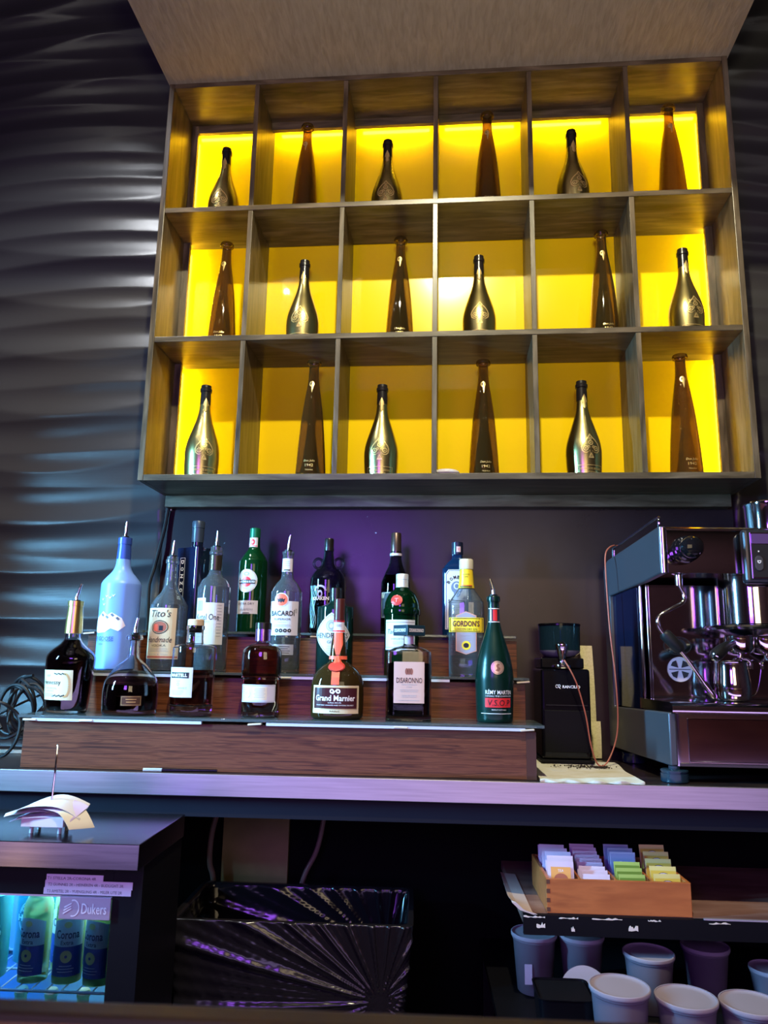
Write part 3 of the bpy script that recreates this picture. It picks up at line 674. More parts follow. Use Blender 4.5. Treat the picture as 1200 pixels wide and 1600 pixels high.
r, P = bottle('apothecary_gin_bottle', 'black squat apothecary bottle with white diamond label, behind the orange liqueur flask', at(.664, -.075, T2),
    [(0, .048), (.004, .0535), (.015, .0545), (.178, .0545), (.192, .0500), (.200, .0350), (.207, .0210), (.214, .0175), (.228, .0175)],
    M_darkgreen, R(-3), hollow=False)
MB().loft(full([(.222, .0190), (.250, .0190), (.252, .0165)]), 26).build('cap', M_foilblk, r, True)
p = Print(round_surf(P), .0008)
dm = []
for i in range(40):
    t = 2*PI*i/40; c_, s2 = math.cos(t), math.sin(t); k_ = 1/(abs(c_)**1.15+abs(s2)**1.15)**(1/1.15); dm.append((c_*k_*.062, .112+s2*k_*.064))
p.poly(dm, M_white); Lp = p.build('diamond_label', r); p = Print(round_surf(P), .0012)
dd = [(x*.93, .112+(y-.112)*.93) for x, y in dm]; d2 = [(x*.90, .112+(y-.112)*.90) for x, y in dm]; p._put(dd+d2, [(i, (i+1) % 40, 40+(i+1) % 40, 40+i) for i in range(40)], M_greyink)
p.text("HENDRICK'S", 0, .110, .104, .0150, M_ink, bold=.005); p.rect(-.030, .100, .030, .1008, M_greyink); p.text('GIN', 0, .091, .024, .0085, M_ink); p.ell(0, .138, .016, .016, M_greyink, hole=.85); p.ell(0, .138, .010, .012, M_greyink, hole=.6); p.lines(0, .078, .03, 4, .006, M_greyink); p.build('lettering', Lp)

r, P = bottle('green_gin_bottle', 'bright green shaker-shaped gin bottle with red seal and white screw cap', at(.862, -.075, T2),
    [(0, .046), (.004, .0500), (.012, .0510), (.172, .0515), (.175, .0550), (.190, .0550), (.193, .0520), (.212, .0500), (.235, .0400), (.250, .0240), (.257, .0180), (.27, .0165)],
    M_glass_g, R(-4), hollow=True, wall=.004, base=.008, liquid=mat('green_lit_spirit', (.10, .40, .18), .02, 0, .9, 1.33), level=.20)
MB().loft(full([(.256, .0192), (.2585, .0186), (.276, .0186), (.2765, .0178), (.2785, .0178), (.279, .0186), (.294, .0186), (.296, .0170)]), 28).build('cap', mat('pale_cap', (.74, .78, .78), .35, .4), r, True)
p = Print(round_surf(P), .0030); p.ell(-.010, .2145, .0180, .0155, mat('red_wax'), 0); p.ell(-.010, .2145, .014, .012, M_red, .0006, hole=.85); p.text('T', -.010, .2145, .012, .012, mat('pink_ink', (.85, .35, .35), .4), lift=.0010); p.build('red_seal', r)
Lp = label_patch(P, -.050, .072, .050, .158, mat('cool_white_label', (.66, .72, .76), .5), r); p = Print(round_surf(P), .0012)
p.text('Tanqueray', -.002, .122, .078, .0180, M_ink, shear=.3); p.text('IMPORTED', -.002, .103, .046, .0052, M_greyink); p.rect(-.048, .150, .048, .152, M_greyink); p.rect(-.048, .078, .048, .080, M_greyink); p.lines(0, .094, .05, 2, .005, M_greyink); p.build('lettering', Lp)

r, P = bottle('yellow_label_gin_bottle', 'clear flat gin bottle with yellow neck foil and yellow banner label', at(1.053, -.075, T2),
    [(0, .045), (.004, .0500), (.015, .0520), (.195, .0525), (.220, .0470), (.242, .0320), (.256, .0235), (.272, .0205), (.300, .0190), (.312, .0180)],
    M_glassw, R(-3), n=2.8, flatten=.66, hollow=True, wall=.003, base=.006, liquid=M_water, level=.06)
MB().loft(full([(.256, .0245), (.275, .0218), (.312, .0196)]), 28).build('yellow_foil', mat('yellow_foil', (.88, .66, .03), .35), r, True)
p = Print(round_surf([(0, .0248, .0248, 2), (.256, .0248, .0248, 2), (.275, .0221, .0221, 2), (.320, .0195, .0195, 2)]), .0006); p.text('LONDON DRY', 0, .296, .022, .004, M_ink); p.text('GIN', 0, .289, .009, .004, M_ink); p.rect(-.020, .262, .020, .264, M_red); p.rect(-.020, .258, .020, .2605, M_ink); p.build('lettering', r.children[-1])
MB().loft(full([(.3125, .0210), (.340, .0210), (.343, .0190)]), 26).build('cap', mat('straw_cap', (.60, .56, .40), .45), r, True)
p = Print(round_surf(P), .0008); p.poly([(-.030, .072), (0, .062), (.030, .072), (.030, .174), (0, .186), (-.030, .174)], mat('salmon_border', (.75, .36, .26), .5)); p.poly([(-.028, .074), (0, .064), (.028, .074), (.028, .172), (0, .184), (-.028, .172)], mat('lilac_grey_label', (.36, .33, .40), .5), .0004)
p.ell(0, .088, .013, .013, mat('yellow_foil'), .0008); p.ell(0, .088, .008, .007, M_ink, .0012); p.lines(0, .115, .035, 3, .006, M_greyink, lift=.0008); Lp = p.build('shield_label', r)
p = Print(round_surf(P), .0020); p.rect(-.050, .126, .050, .168, mat('yellow_foil'), 14); p.frame(-.048, .128, .048, .166, .0016, M_ink, .0003); p.text("GORDON'S", 0, .1505, .078, .0170, mat('dark_red_ink', (.10, .02, .02), .5), bold=.03, lift=.0006); p.text('LONDON DRY GIN', 0, .1345, .064, .0055, M_ink, lift=.0006); p.build('banner_label', r)

# ---- top step
r, P = bottle('square_black_bottle', 'tall square black bottle with vertical white lettering, behind the vodkas', at(.190, .070, T3),
    [(0, .046), (.003, .0495), (.010, .0500), (.246, .0495), (.254, .0470), (.258, .022, .021, 3), (.262, .0185, .0185, 2), (.292, .0180, .0180, 2)],
    mat('blue_black_glass', (.006, .010, .03), .05, 0, 0, 1.5), R(-28), n=9, flatten=.86, hollow=False, smooth=2)
MB().loft(full([(.286, .0192), (.3325, .0192), (.333, .0204), (.352, .0204), (.356, .0185)]), 28).build('cap', mat('slate_cap', (.03, .045, .07), .35), r, True)
p = Print(round_surf(P), .001); p.frame(-.026, .10, -.004, .232, .0012, M_inkw)
for i, ch in enumerate('DONZOE'): p.text(ch, -.015, .218-.0225*i, .012, .013, M_inkw, bold=.03, rot=-PI/2)
p.build('lettering', r)

r, P = bottle('vermouth_bottle', 'dark green vermouth bottle with round white and red label', at(.378, .072, T3),
    [(0, .041), (.004, .0450), (.014, .0460), (.205, .0465), (.228, .0430), (.250, .0310), (.264, .0210), (.275, .0175), (.312, .0162)],
    mat('deep_green_glass', (.002, .03, .008), .04, 0, .15, 1.5), R(-8), hollow=False)
MB().loft(full([(.305, .0172), (.333, .0170), (.335, .0150)]), 26).build('cap', mat('green_cap', (.01, .16, .07), .3, .4), r, True)
nb = label_patch(P, -.017, .272, .017, .303, M_white, r, 'neck_label'); p = Print(round_surf(P), .0011); p.ell(0, .288, .007, .010, M_red, hole=.4); p.rect(-.016, .274, .016, .2765, M_red); p.build('neck_print', nb)
p = Print(round_surf(P), .0008); p.ell(-.003, .160, .036, .037, M_white); Lp = p.build('round_label', r); p = Print(round_surf(P), .0012)
p.ell(-.003, .160, .034, .035, M_goldp, hole=.97); p.ell(-.003, .157, .0165, .0165, M_red); p.rect(-.033, .151, .027, .163, M_ink, 10, .0005); p.text('MARTINI & ROSSI', -.003, .157, .056, .0070, M_inkw, bold=.02, lift=.0009)
p.text('TORINO', -.003, .136, .018, .004, M_greyink); p.ell(-.003, .182, .010, .006, M_greyink, hole=.5); p.build('lettering', Lp)
Lb = label_patch(P, -.040, .056, .038, .098, M_white, r, 'lower_label'); p = Print(round_surf(P), .0012); p.text('EXTRA DRY', -.002, .088, .058, .0062, M_ink); p.text('L\'Aperitivo', -.002, .070, .050, .0110, M_greyink, shear=.3); p.rect(-.012, .058, .012, .060, M_ink); p.build('lettering', Lb)

r, P = bottle('looped_neck_rum_bottle', 'smoky clear rum bottle with two glass loops at its neck', at(.622, .062, T3),
    [(0, .050), (.004, .0545), (.014, .0560), (.150, .0565), (.175, .0535), (.195, .0420), (.205, .0300), (.213, .0225), (.230, .0190), (.255, .0155), (.285, .0145)],
    M_smoke, R(-6), hollow=True, wall=.0035, base=.008, liquid=mat('black_rum', (.008, .006, .010), .03, 0, 0, 1.36), level=.125)
MB().loft(full([(.262, .0160), (.270, .0165), (.2705, .0150), (.298, .0150), (.302, .0135)]), 24).build('cap', M_foilblk, r, True)
for sx in (-1, 1):
    pts = [(sx*(.034+.0145*math.cos(t)), 0, .222+.0155*math.sin(t)) for t in [2*PI*i/20 for i in range(20)]]
    MB().tube(pts, .0045, 10, True).build('neck_loop', M_smoke, r, True)
p = Print(round_surf(P), .001); p.text('KRAKEN', -.008, .106, .056, .0105, M_inkw, bold=.03); p.ell(-.010, .128, .022, .020, mat('violet_ink', (.42, .30, .55), .5), a0=.1, a1=PI-.1, hole=.72); p.ell(-.010, .120, .009, .012, mat('violet_ink'), hole=.5)
for i in range(7):
    x0 = -.050+.004*i; pts = []
    for k in range(9): pts.append((x0+.005*math.sin(k*1.3+i), .015+.0165*k))
    p._put([(x-.0011, y) for x, y in pts]+[(x+.0011, y) for x, y in pts], [(k, k+1, 10+k, 9+k) for k in range(8)], mat('pale_teal_ink', (.30, .55, .60), .5))
p.build('tentacle_print', r)

r, P = bottle('long_cap_whiskey_bottle', 'dark-filled whiskey bottle with a long brown metal cap, behind the green gin', at(.838, .062, T3),
    [(0, .041), (.004, .0450), (.014, .0460), (.145, .0465), (.170, .0430), (.195, .0330), (.215, .0240), (.235, .0190), (.252, .0180), (.262, .0180)],
    M_smoke, R(-10), hollow=True, wall=.003, base=.006, liquid=M_cognac, level=.185)
MB().loft(full([(.256, .0185), (.2575, .0185), (.258, .0172), (.320, .0160), (.323, .0140)]), 26).build('cap', mat('brown_metal_cap', (.13, .085, .075), .3, .8), r, True)
MB().loft(full([(.2480, .0195), (.2555, .0195)]), 26).build('neck_ring', mat('pale_ring', (.6, .55, .6), .4), r, True)
Lp = label_patch(P, -.044, .05, .044, .13, mat('dark_label', (.02, .02, .025), .5), r); p = Print(round_surf(P), .0012); p.text('W', -.034, .118, .016, .016, M_cream); p.frame(-.042, .052, .042, .128, .001, M_cream); p.build('lettering', Lp)

r, P = bottle('blue_gin_bottle', 'dark blue square-shouldered gin bottle with tall white-bordered label', at(1.034, .068, T3),
    [(0, .041), (.003, .0455), (.010, .0465), (.190, .0470), (.210, .0440), (.228, .0310), (.240, .0190), (.250, .0165), (.270, .0160)],
    mat('sapphire_glass', (.004, .02, .06), .05, 0, .1, 1.5), R(-4), n=4.5, flatten=.75, hollow=False, smooth=3)
MB().loft(full([(.255, .0182), (.2935, .0180), (.295, .0165)]), 26).build('cap', mat('navy_cap', (.01, .014, .035), .3), r, True)
p = Print(round_surf([(0, .0182, .0182, 2), (.3, .0182, .0182, 2)]), .0008); p.rect(-.002, .262, .012, .280, mat('pink_paper'), 4); p.text('V', .005, .271, .006, .010, M_red); p.build('tax_stamp', r)
p = Print(round_surf(P), .0008); hl = [(-.036, .018), (.036, .018), (.036, .190), (.026, .204), (-.026, .204), (-.036, .190)]; hi = [(-.0335, .0205), (.0335, .0205), (.0335, .189), (.0245, .2015), (-.0245, .2015), (-.0335, .189)]
p.poly(hl, M_white); p.poly(hi, mat('navy_ink'), .0003); h3 = [(x*.94, .111+(y-.111)*.985) for x, y in hi]; p.poly(h3, M_white, .0006); Lp = p.build('framed_label', r)
p = Print(round_surf(P), .0016)
for i, ch in enumerate('BOMBAY'):
    t = PI*.82 - PI*.64*i/5; p.text(ch, .030*math.cos(t), .146+.034*math.sin(t), .0085, .0105, M_ink, bold=.03, rot=t-PI/2)
p.ell(0, .148, .0175, .0190, mat('steel_blue_ink', (.16, .20, .30), .5)); p.ell(0, .152, .0095, .0105, mat('cool_white_label'), .0004); p.ell(0, .152, .006, .007, mat('steel_blue_ink'), .0008); p.ell(0, .128, .009, .009, mat('steel_blue_ink'), hole=.5)
p.text('SAPPHIRE', 0, .105, .052, .0110, M_ink, bold=.03); p.lines(0, .09, .045, 3, .006, M_greyink); p.text('LONDON DRY GIN', 0, .062, .045, .006, M_ink); p.build('lettering', Lp)

# ================================================================ COFFEE CORNER
def wb(mb):                                     # vertices given in the bar frame about an org empty
    return mb
# cloth under the grinder
rows_, cols_ = 14, 22; vs = []; fs = []
q00, q10, q11, q01 = (1.216, -.352), (1.474, -.345), (1.500, .06), (1.245, .08)
for j in range(rows_+1):
    for i in range(cols_+1):
        s_, t_ = i/cols_, j/rows_
        a_ = (q00[0]*(1-s_)+q10[0]*s_)*(1-t_) + (q01[0]*(1-s_)+q11[0]*s_)*t_
        b__ = (q00[1]*(1-s_)+q10[1]*s_)*(1-t_) + (q01[1]*(1-s_)+q11[1]*s_)*t_
        fr = max(0, 1-t_*5)
        vs.append((a_ + .004*math.sin(t_*9), b__ + fr*.004*math.sin(s_*31), CZ+.0022+fr*.0025*(1+math.sin(s_*26))+.0004*math.sin(s_*9+t_*14)))
n0 = len(vs); vs += [(x, y, CZ+.0006) for x, y, z in vs]
for j in range(rows_):
    for i in range(cols_):
        k = j*(cols_+1)+i; fs.append((k, k+1, k+cols_+2, k+cols_+1)); fs.append((n0+k, n0+k+cols_+1, n0+k+cols_+2, n0+k+1))
edge = [i for i in range(cols_+1)] + [j*(cols_+1)+cols_ for j in range(1, rows_+1)] + [rows_*(cols_+1)+i for i in range(cols_-1, -1, -1)] + [j*(cols_+1) for j in range(rows_-1, 0, -1)]
for x, y in zip(edge, edge[1:]+edge[:1]): fs.append((x, y, n0+y, n0+x))
o = bar(MB().add(vs, fs).build('folded_towel', textured('stained_white_cloth', [(.3, (.62, .57, .42)), (.6, (.74, .72, .66)), (.8, (.60, .66, .72))], (3, 3, 3), 5, 4, .8, bump=.2, dist=.003), None, True, ang=60))
tag(o, 'stained white cloth spread on the counter under the coffee grinder', 'cloth')
g = MB()
for i in range(150):
    a_, b__ = random.gauss(1.385, .045), random.gauss(-.075, .02)
    if abs(a_-1.385) > .1: continue
    r_ = random.uniform(.0010, .0028); g.ball((a_, b__, CZ+.0048+r_*.4), r_, r_, r_*.7, 4)
for i in range(3): g.ball((1.415+.012*i, -.085, CZ+.006), .009, .006, .003, 5)
o = bar(g.build('coffee_grounds', mat('coffee', (.02, .012, .008), .8))); tag(o, 'dark ground coffee spilled on the white cloth before the grinder', 'coffee', None, 'stuff')

# grinder
GR = (1.352, .07, CZ+.0045)
gr = empty('coffee_grinder', W(*GR), PHI); tag(gr, 'black coffee grinder with tinted round hopper standing on the white cloth', 'coffee grinder')
MB().box(-.0725, .0725, -.075, .085, .010, .270).build('body', M_blackpl, gr, bevel=.008, seg=3)
MB().box(-.078, .078, -.082, .09, .0005, .0095).build('base_plate', M_black, gr, bevel=.002)
MB().box(-.066, .066, -.079, -.0755, .030, .150).build('front_cover', M_black, gr, bevel=.003)
MB().box(-.060, .062, -.0775, -.0755, .163, .166).build('seam_trim', M_rubber, gr)
MB().box(-.069, .060, -.055, .075, .2705, .302).build('collar', M_blackpl, gr, bevel=.004)
MB().loft(full([(.3025, .030), (.306, .045), (.318, .060), (.325, .0625)]), 36, cy=.008).build('hopper_bowl', mat('grey_hopper_base', (.35, .38, .42), .2, 0, .4), gr, True)
MB().loft(full([(.3255, .0625), (.400, .0640), (.4005, .0605), (.327, .0590)]), 40, True, True, cy=.008).build('hopper', M_teal, gr, True, ang=30)
MB().loft(full([(.4008, .0655), (.406, .0655), (.408, .062)]), 40, cy=.008).build('hopper_lid', M_blackpl, gr, True, ang=30)
p = Print(flat(0, -.0752, 0), .0010); p.text('RANCILIO', .016, .218, .052, .0085, M_inkw, bold=.03)
p.ell(-.020, .220, .0042, .0042, M_inkw, hole=.62, n=18); p.ell(-.0262, .219, .0046, .0052, M_inkw, hole=.7, n=16, a0=.6, a1=5.4); p.poly([(-.0225, .216), (-.0200, .2165), (-.0152, .2125), (-.0172, .2120)], M_inkw, .0004); p.build('lettering', gr)
tp = empty('tamper', W(1.345, .005, CZ+.2755), PHI); tag(tp, 'polished metal tamper standing upside down on the grinder', 'tamper')
MB().loft(sm(full([(0, .0005), (.0003, .0250), (.008, .0262), (.0105, .0240), (.013, .0110), (.020, .0078), (.030, .0100), (.052, .0155), (.0600, .0170)]), 2), 32).build('body', M_chrome, tp, True, ang=35)
MB().loft(full([(.0603, .0185), (.063, .0195), (.072, .0190), (.075, .0150), (.0785, .0120), (.0805, .0060)]), 32).build('handle_top', M_chrome, tp, True, ang=35)

# tether cord
cp_ = [(1.345, -.030, 1.262-.035), (1.362, -.050, 1.190), (1.378, -.052, 1.150), (1.398, -.052, 1.070), (1.410, -.050, .990), (1.428, -.045, .937), (1.455, -.035, .936), (1.488, -.015, .992), (1.500, -.01, 1.060), (1.498, -.01, 1.180), (1.488, -.005, 1.320), (1.484, .0, 1.480), (1.490, .020, 1.550), (1.510, .050, 1.578), (1.533, .076, 1.590)]
o = bar(MB().tube(curve_pts(cp_, 8), .0022, 6).build('tether_cord', mat('copper_red_cord', (.42, .13, .09), .5), None, True)); tag(o, 'thin copper-red cord hanging from the coffee machine rail down to the grinder', 'cord')

# papers behind the grinder
M_receipt = textured('yellowed_receipt', [(.35, (.62, .54, .28)), (.6, (.74, .66, .36)), (.75, (.42, .36, .18))], (60, 4, 90), 1.6, 3, .7, bump=0)
def sheet(a0, a1, z0, z1, b_, bend, n=8, th=.0007, skew=0):
    vs = []
    for j in range(n+1):
        t = j/n; z = z0+(z1-z0)*t; y = b_+bend*math.sin(t*PI); s_ = skew*t
        vs += [(a0+s_, y, z), (a1+s_, y, z), (a1+s_, y+th, z), (a0+s_, y+th, z)]
    fs = [(0, 1, 2, 3), (4*n, 4*n+3, 4*n+2, 4*n+1)]
    for j in range(n):
        for k in range(4): fs.append((4*j+k, 4*j+4+k, 4*j+4+(k+1) % 4, 4*j+(k+1) % 4))
    return MB().add(vs, fs)
o = bar(sheet(1.438, 1.478, 1.035, 1.275, .168, -.006, skew=-.006).build('order_receipt', M_receipt, None, True, ang=30)); tag(o, 'long yellowed till receipt hanging on the wall behind the coffee grinder', 'receipt')
o = bar(sheet(1.449, 1.489, .9275, 1.040, .160, -.004).build('order_receipt', M_receipt, None, True, ang=30)); tag(o, 'shorter yellow receipt below the long one, beside the coffee machine', 'receipt')

# ---------------------------------------------------------------- espresso machine (vertices relative to its foot point)
EM = (1.556, -.30, CZ); em = empty('espresso_machine', W(*EM), PHI)
tag(em, 'large chrome and grey espresso machine with black knob and steam wand', 'coffee machine')
z_ = lambda z: z-CZ
FL = .10                                        # the side flares outwards to the back
def flare(mb, k0=0):
    mb.v = [(x - max(y, 0)*FL if k0 <= i else x, y, z) for i, (x, y, z) in enumerate(mb.v)]; return mb
BK = .44
side = [(0, .040), (BK, .040), (BK, .585), (.43, .606), (.40, .618), (0, .659), (0, .532), (.12, .520), (.395, .503), (.395, .163), (.10, .170), (0, .172)]
flare(MB().prism(side, -.001, .018, 'x')).build('side_panel', M_greypaint, em, True, bevel=.004, seg=3, ang=30)
flare(MB().box(.010, .016, .205, .3945, .168, .512)).build('side_window', mat('dark_blue_gloss', (.004, .007, .022), .06), em)
# base body
rr = [(x, y) for x, y in ((.030, .0), (.019, .003), (.010, .010), (.004, .018), (.0185, .045), (.0185, BK-.01), (.90, BK-.01), (.90, 0))]
MB().prism(rr, .040, .1700, 'z').build('base', M_mirror, em, True, ang=25)
MB().box(.045, .90, -.0045, -.0005, .053, .158).build('front_plate', mat('dark_mirror', (.42, .36, .42), .07, 1), em, bevel=.001)
MB().box(.045, .90, -.0075, -.0048, .049, .0525).build('front_trim', M_chrome, em)
MB().box(.020, .90, -.0055, -.0005, .0402, .0485).build('lower_trim', mat('dark_steel', (.10, .09, .09), .3, .8), em, bevel=.001)
# drip tray with rolled rim
tr = [(-.012, .172), (-.014, .180), (-.012, .189), (-.005, .195), (.004, .1975), (.20, .1995), (.20, .1715), (0, .1705)]
flare(MB().prism(tr, .006, .90, 'x')).build('drip_tray', mat('polished_steel', (.55, .53, .55), .12, 1), em, True, ang=30)
# working area: mirror back plate and rails
MB().box(.018, .90, .200, .206, .2000, .520).build('splash_plate', mat('splash_mirror', (.50, .42, .48), .08, 1), em)
for x, y, r_ in ((.0025, .196, .0050), (.0175, .188, .0022), (.0245, .190, .0022)):
    MB().rod((x-.004, y, .201), (x-.004, y, .520), r_, 12).build('rail', M_chrome, em, True)
# head
hd = [(.018, .0), (.0080, .003), (.0022, .010), (.0188, .018), (.0188, BK-.01), (.90, BK-.01), (.90, 0)]
MB().prism([(0, .533), (0, .645), (.004, .654), (.012, .6585), (.30, .640), (BK-.01, .628), (BK-.01, .530)], .0190, .90, 'x').build('head', M_mirror, em, True, ang=30)
MB().rod((.010, .006, .533), (.010, .006, .655), .0105, 16).build('corner_post', mat('polished_steel'), em, True)
MB().box(.0195, .90, -.0016, -.0003, .648, .6520).build('head_trim', M_chrome, em)
# cup rail on top
rp = curve_pts([(.010, .030, .658), (.010, .030, .682), (.010, .06, .688), (-.012, .30, .664), (-.022, .375, .655), (-.024, .385, .645), (-.024, .385, .620)], 5)
MB().tube(rp, .004, 8).build('cup_rail', M_chrome, em, True)
MB().tube(curve_pts([(.010, .030, .686), (.012, .032, .688), (.5, .032, .688), (.88, .032, .688)], 2), .0001, 6)
# knob
Kx, Kz = .064, .594
kM = Matrix.Translation((Kx, 0, Kz)) @ Matrix.Rotation(R(90), 4, 'X')
kp = [(.001, .036), (.010, .036), (.012, .030), (.022, .030), (.024, .034), (.034, .034), (.036, .029), (.044, .029), (.050, .0295), (.066, .0285), (.076, .022), (.080, .010)]
n_ = 30
MB().loft(full(kp), 30, M=kM).build('steam_knob', mat('gloss_black', (.006, .006, .008), .05), em, True, ang=30)
# wand
MB().loft(full([(.502, .010), (.530, .011), (.5325, .020)]), 20, cx=.055, cy=.030).build('wand_joint', M_chrome, em, True)
wp = [(.055, .030, .510), (.057, .030, .500), (.066, .030, .478), (.062, .028, .458), (.030, .026, .440), (-.004, .026, .418), (-.006, .026, .392), (.012, .026, .364), (.054, .028, .322), (.106, .030, .245), (.124, .031, .218)]
MB().tube(curve_pts(wp, 6), .0052, 12).build('steam_wand', M_chrome, em, True)
gv = (Vector((.054, .028, .330)) - Vector((.000, .026, .384)))
MB().tube([(.006, .026, .376), (.010, .026, .371), (.044, .028, .336), (.050, .028, .329)], [.012, .0165, .0165, .012], 18).build('wand_grip', M_rubber, em, True)
MB().tube([(.104, .030, .248), (.110, .0305, .240), (.126, .031, .214), (.130, .031, .209)], [.0075, .0085, .0085, .006], 16).build('wand_tip', M_chrome, em, True)
# group, portafilter
GX, GY = .275, .105
MB().loft(full([(.402, .088), (.404, .092), (.532, .092)]), 48, cx=GX, cy=GY).build('brew_group', M_chrome, em, True, ang=30)
MB().loft(full([(.374, .060), (.384, .095), (.388, .122), (.3935, .126), (.399, .122), (.4015, .100)]), 48, cx=GX, cy=GY).build('group_flange', mat('dark_chrome', (.30, .31, .34), .14, 1), em, True, ang=30)
pf = empty('portafilter', (0, 0, 0)); pf.parent = em; pf.location = (.225, .085, .345)
MB().loft(full([(-.022, .016), (-.018, .030), (-.004, .037), (.026, .038)]), 30).build('basket_ring', M_chrome, pf, True)
MB().tube([(-.030, -.020, .004), (-.050, -.040, -.002), (-.072, -.062, -.012), (-.098, -.090, -.026), (-.104, -.098, -.030)], [.009, .013, .0155, .0165, .012], 18).build('handle', M_rubber, pf, True)
MB().loft(full([(0, .0105), (.003, .0105), (.004, .008)]), 20, M=Matrix.Translation((-.105, -.1, -.0305)) @ Vector((-.104, -.098, -.030)).to_track_quat('Z', 'Y').to_matrix().to_4x4()).build('handle_badge', M_chrome, pf, True)
for sx in (-1, 1):
    MB().tube(curve_pts([(0, -.004, -.020), (sx*.004, -.004, -.034), (sx*.016, -.006, -.036), (sx*.024, -.006, -.046), (sx*.025, -.006, -.060)], 4), .0052, 10).build('spout', M_chrome, pf, True)
pf2 = copy_tree(pf); pf2.parent = em; pf2.location = (.305, .115, .345); pf2.rotation_euler = (0, 0, R(100))
# button panel
MB().box(.206, .46, -.034, -.0055, .503, .648).build('control_panel', mat('dark_bezel', (.05, .05, .06), .25, .6), em, bevel=.010, seg=3)
MB().box(.222, .44, -.0365, -.0345, .516, .638).build('panel_frame', mat('lilac_chrome', (.60, .50, .66), .15, 1), em, bevel=.002)
MB().box(.225, .437, -.0380, -.0368, .520, .606).build('keypad', M_ink, em)
MB().box(.225, .437, -.0380, -.0368, .608, .634).build('display_window', mat('violet_window', (.20, .11, .32), .08, .5), em)
for k in range(4):
    x = .240+.036*k
    MB().prism([(x+.0105*math.cos(t), .556+(.018 if math.sin(t) > 0 else 0)*.5-(.018 if math.sin(t) <= 0 else 0)*.5+.0105*math.sin(t)) for t in [2*PI*i/28 for i in range(28)]], -.0405, -.0385).build('button', mat('grey_button', (.055, .052, .06), .35), em, bevel=.0015)
    p = Print(flat(x, -.0405, .561), .0006); p.ell(0, 0, .0048, .0058, M_inkw, a0=PI, a1=2*PI); p.rect(-.0052, .0005, .0052, .0022, M_inkw); p.ell(.0, -.0005, .0026, .0030, M_ink, .0003, a0=PI, a1=2*PI); p.ell(0, .026, .0018, .0022, M_inkw, n=10); p.build('cup_icon', em)
# badges on the splash plate
p = Print(flat(.101, .200, z_(1.207)), .0012)
Mb = mat('pinkish_enamel', (.62, .48, .55), .4)
p.ell(0, 0, .036, .036, Mb); p.ell(0, 0, .036, .036, M_ink, .0003, hole=.97)
for k in range(4):
    a0 = PI/4+PI/2*k
    for sg in (1,):
        p.poly([(.006*math.cos(a0), .006*math.sin(a0)), (.027*math.cos(a0-.42), .027*math.sin(a0-.42)), (.0285*math.cos(a0), .0285*math.sin(a0)), (.027*math.cos(a0+.42), .027*math.sin(a0+.42))], M_ink, .0006)
p.rect(-.030, -.0010, .030, .0010, M_ink, 2, .0007); p.build('round_badge', em)
p = Print(flat(.098, .200, z_(1.273)), .0012)
p.ell(0, 0, .042, .028, M_chrome); p.ell(0, 0, .040, .026, M_ink, .0004, hole=.93); p.ell(.004, .001, .022, .018, M_ink, .0004); p.ell(.001, .001, .015, .013, Mb, .0008)
for i, ch in enumerate('ITALIAN'):
    t = -PI*.80+PI*.50*i/6; p.text(ch, .031*math.cos(t), .0225*math.sin(t), .0048, .0052, M_ink, rot=t+PI/2, lift=.0008)
for i, ch in enumerate('ESPRESSO'):
    t = PI*.75-PI*.5*i/7; p.text(ch, .031*math.cos(t), .0220*math.sin(t), .0045, .0050, M_ink, rot=t-PI/2, lift=.0008)
p.build('oval_badge', em)
for x, y in ((.022, -.018+.05-.02), (.022, .38), (.80, .02), (.80, .38)):
    f_ = MB().loft(full([(.0004, .0310), (.003, .0340), (.022, .0340), (.0225, .0315), (.026, .0315), (.0265, .0340), (.030, .0340), (.0315, .030), (.032, .014), (.0398, .014)]), 32, cx=x-.012, cy=y).build('foot', mat('blue_black_foot', (.012, .030, .050), .2), em, True, ang=30)

# milk pitcher on the tray
pt = empty('milk_pitcher', W(1.764, -.195, CZ+.1998), PHI); tag(pt, 'small polished steel milk pitcher standing on the drip tray', 'pitcher')
pr = sm(full([(.0004, .040), (.004, .044), (.020, .0465), (.045, .0470), (.075, .0440), (.100, .0435), (.106, .0455)]), 3)
MB().loft(pr + [(z, rx-.0015, ry-.0015, n) for z, rx, ry, n in pr[::-1] if z > .003], 40).build('cup_body', M_chrome, pt, True, ang=50)
MB().tube(curve_pts([(.042, 0, .100), (.060, 0, .108), (.078, 0, .098), (.074, 0, .060), (.062, 0, .022), (.046, 0, .012)], 6), [.0025]*31, 8).build('handle', M_chrome, pt, True)
# steel jug on top
jg = empty('steel_canister', W(1.93, -.12, CZ+.657), PHI); tag(jg, 'shiny steel canister on top of the coffee machine, cut off by the photo edge', 'canister')
pr = full([(.0002, .058), (.003, .062), (.090, .0645), (.095, .0665), (.100, .0665)])
MB().loft(pr + [(z, rx-.002, ry-.002, n) for z, rx, ry, n in pr[::-1] if z > .002], 44).build('canister_wall', M_chrome, jg, True, ang=40)
MB().loft(full([(.1003, .0665), (.104, .064), (.108, .050), (.110, .02)]), 40).build('lid', mat('polished_steel'), jg, True)

# small things on the counter
pn = empty('pen', W(.305, -.338, CZ+.0060), PHI+R(4)); tag(pn, 'black pen with clear cap lying on the counter before the riser', 'pen')
MB().rod((-.045, 0, 0), (.095, 0, 0), .0045, 12, .0035).build('barrel', M_blackpl, pn, True)
MB().rod((-.093, 0, 0), (-.0455, 0, 0), .0048, 12).build('clear_cap', mat('clear_plastic', (.85, .9, .92), .1, 0, .6), pn, True)

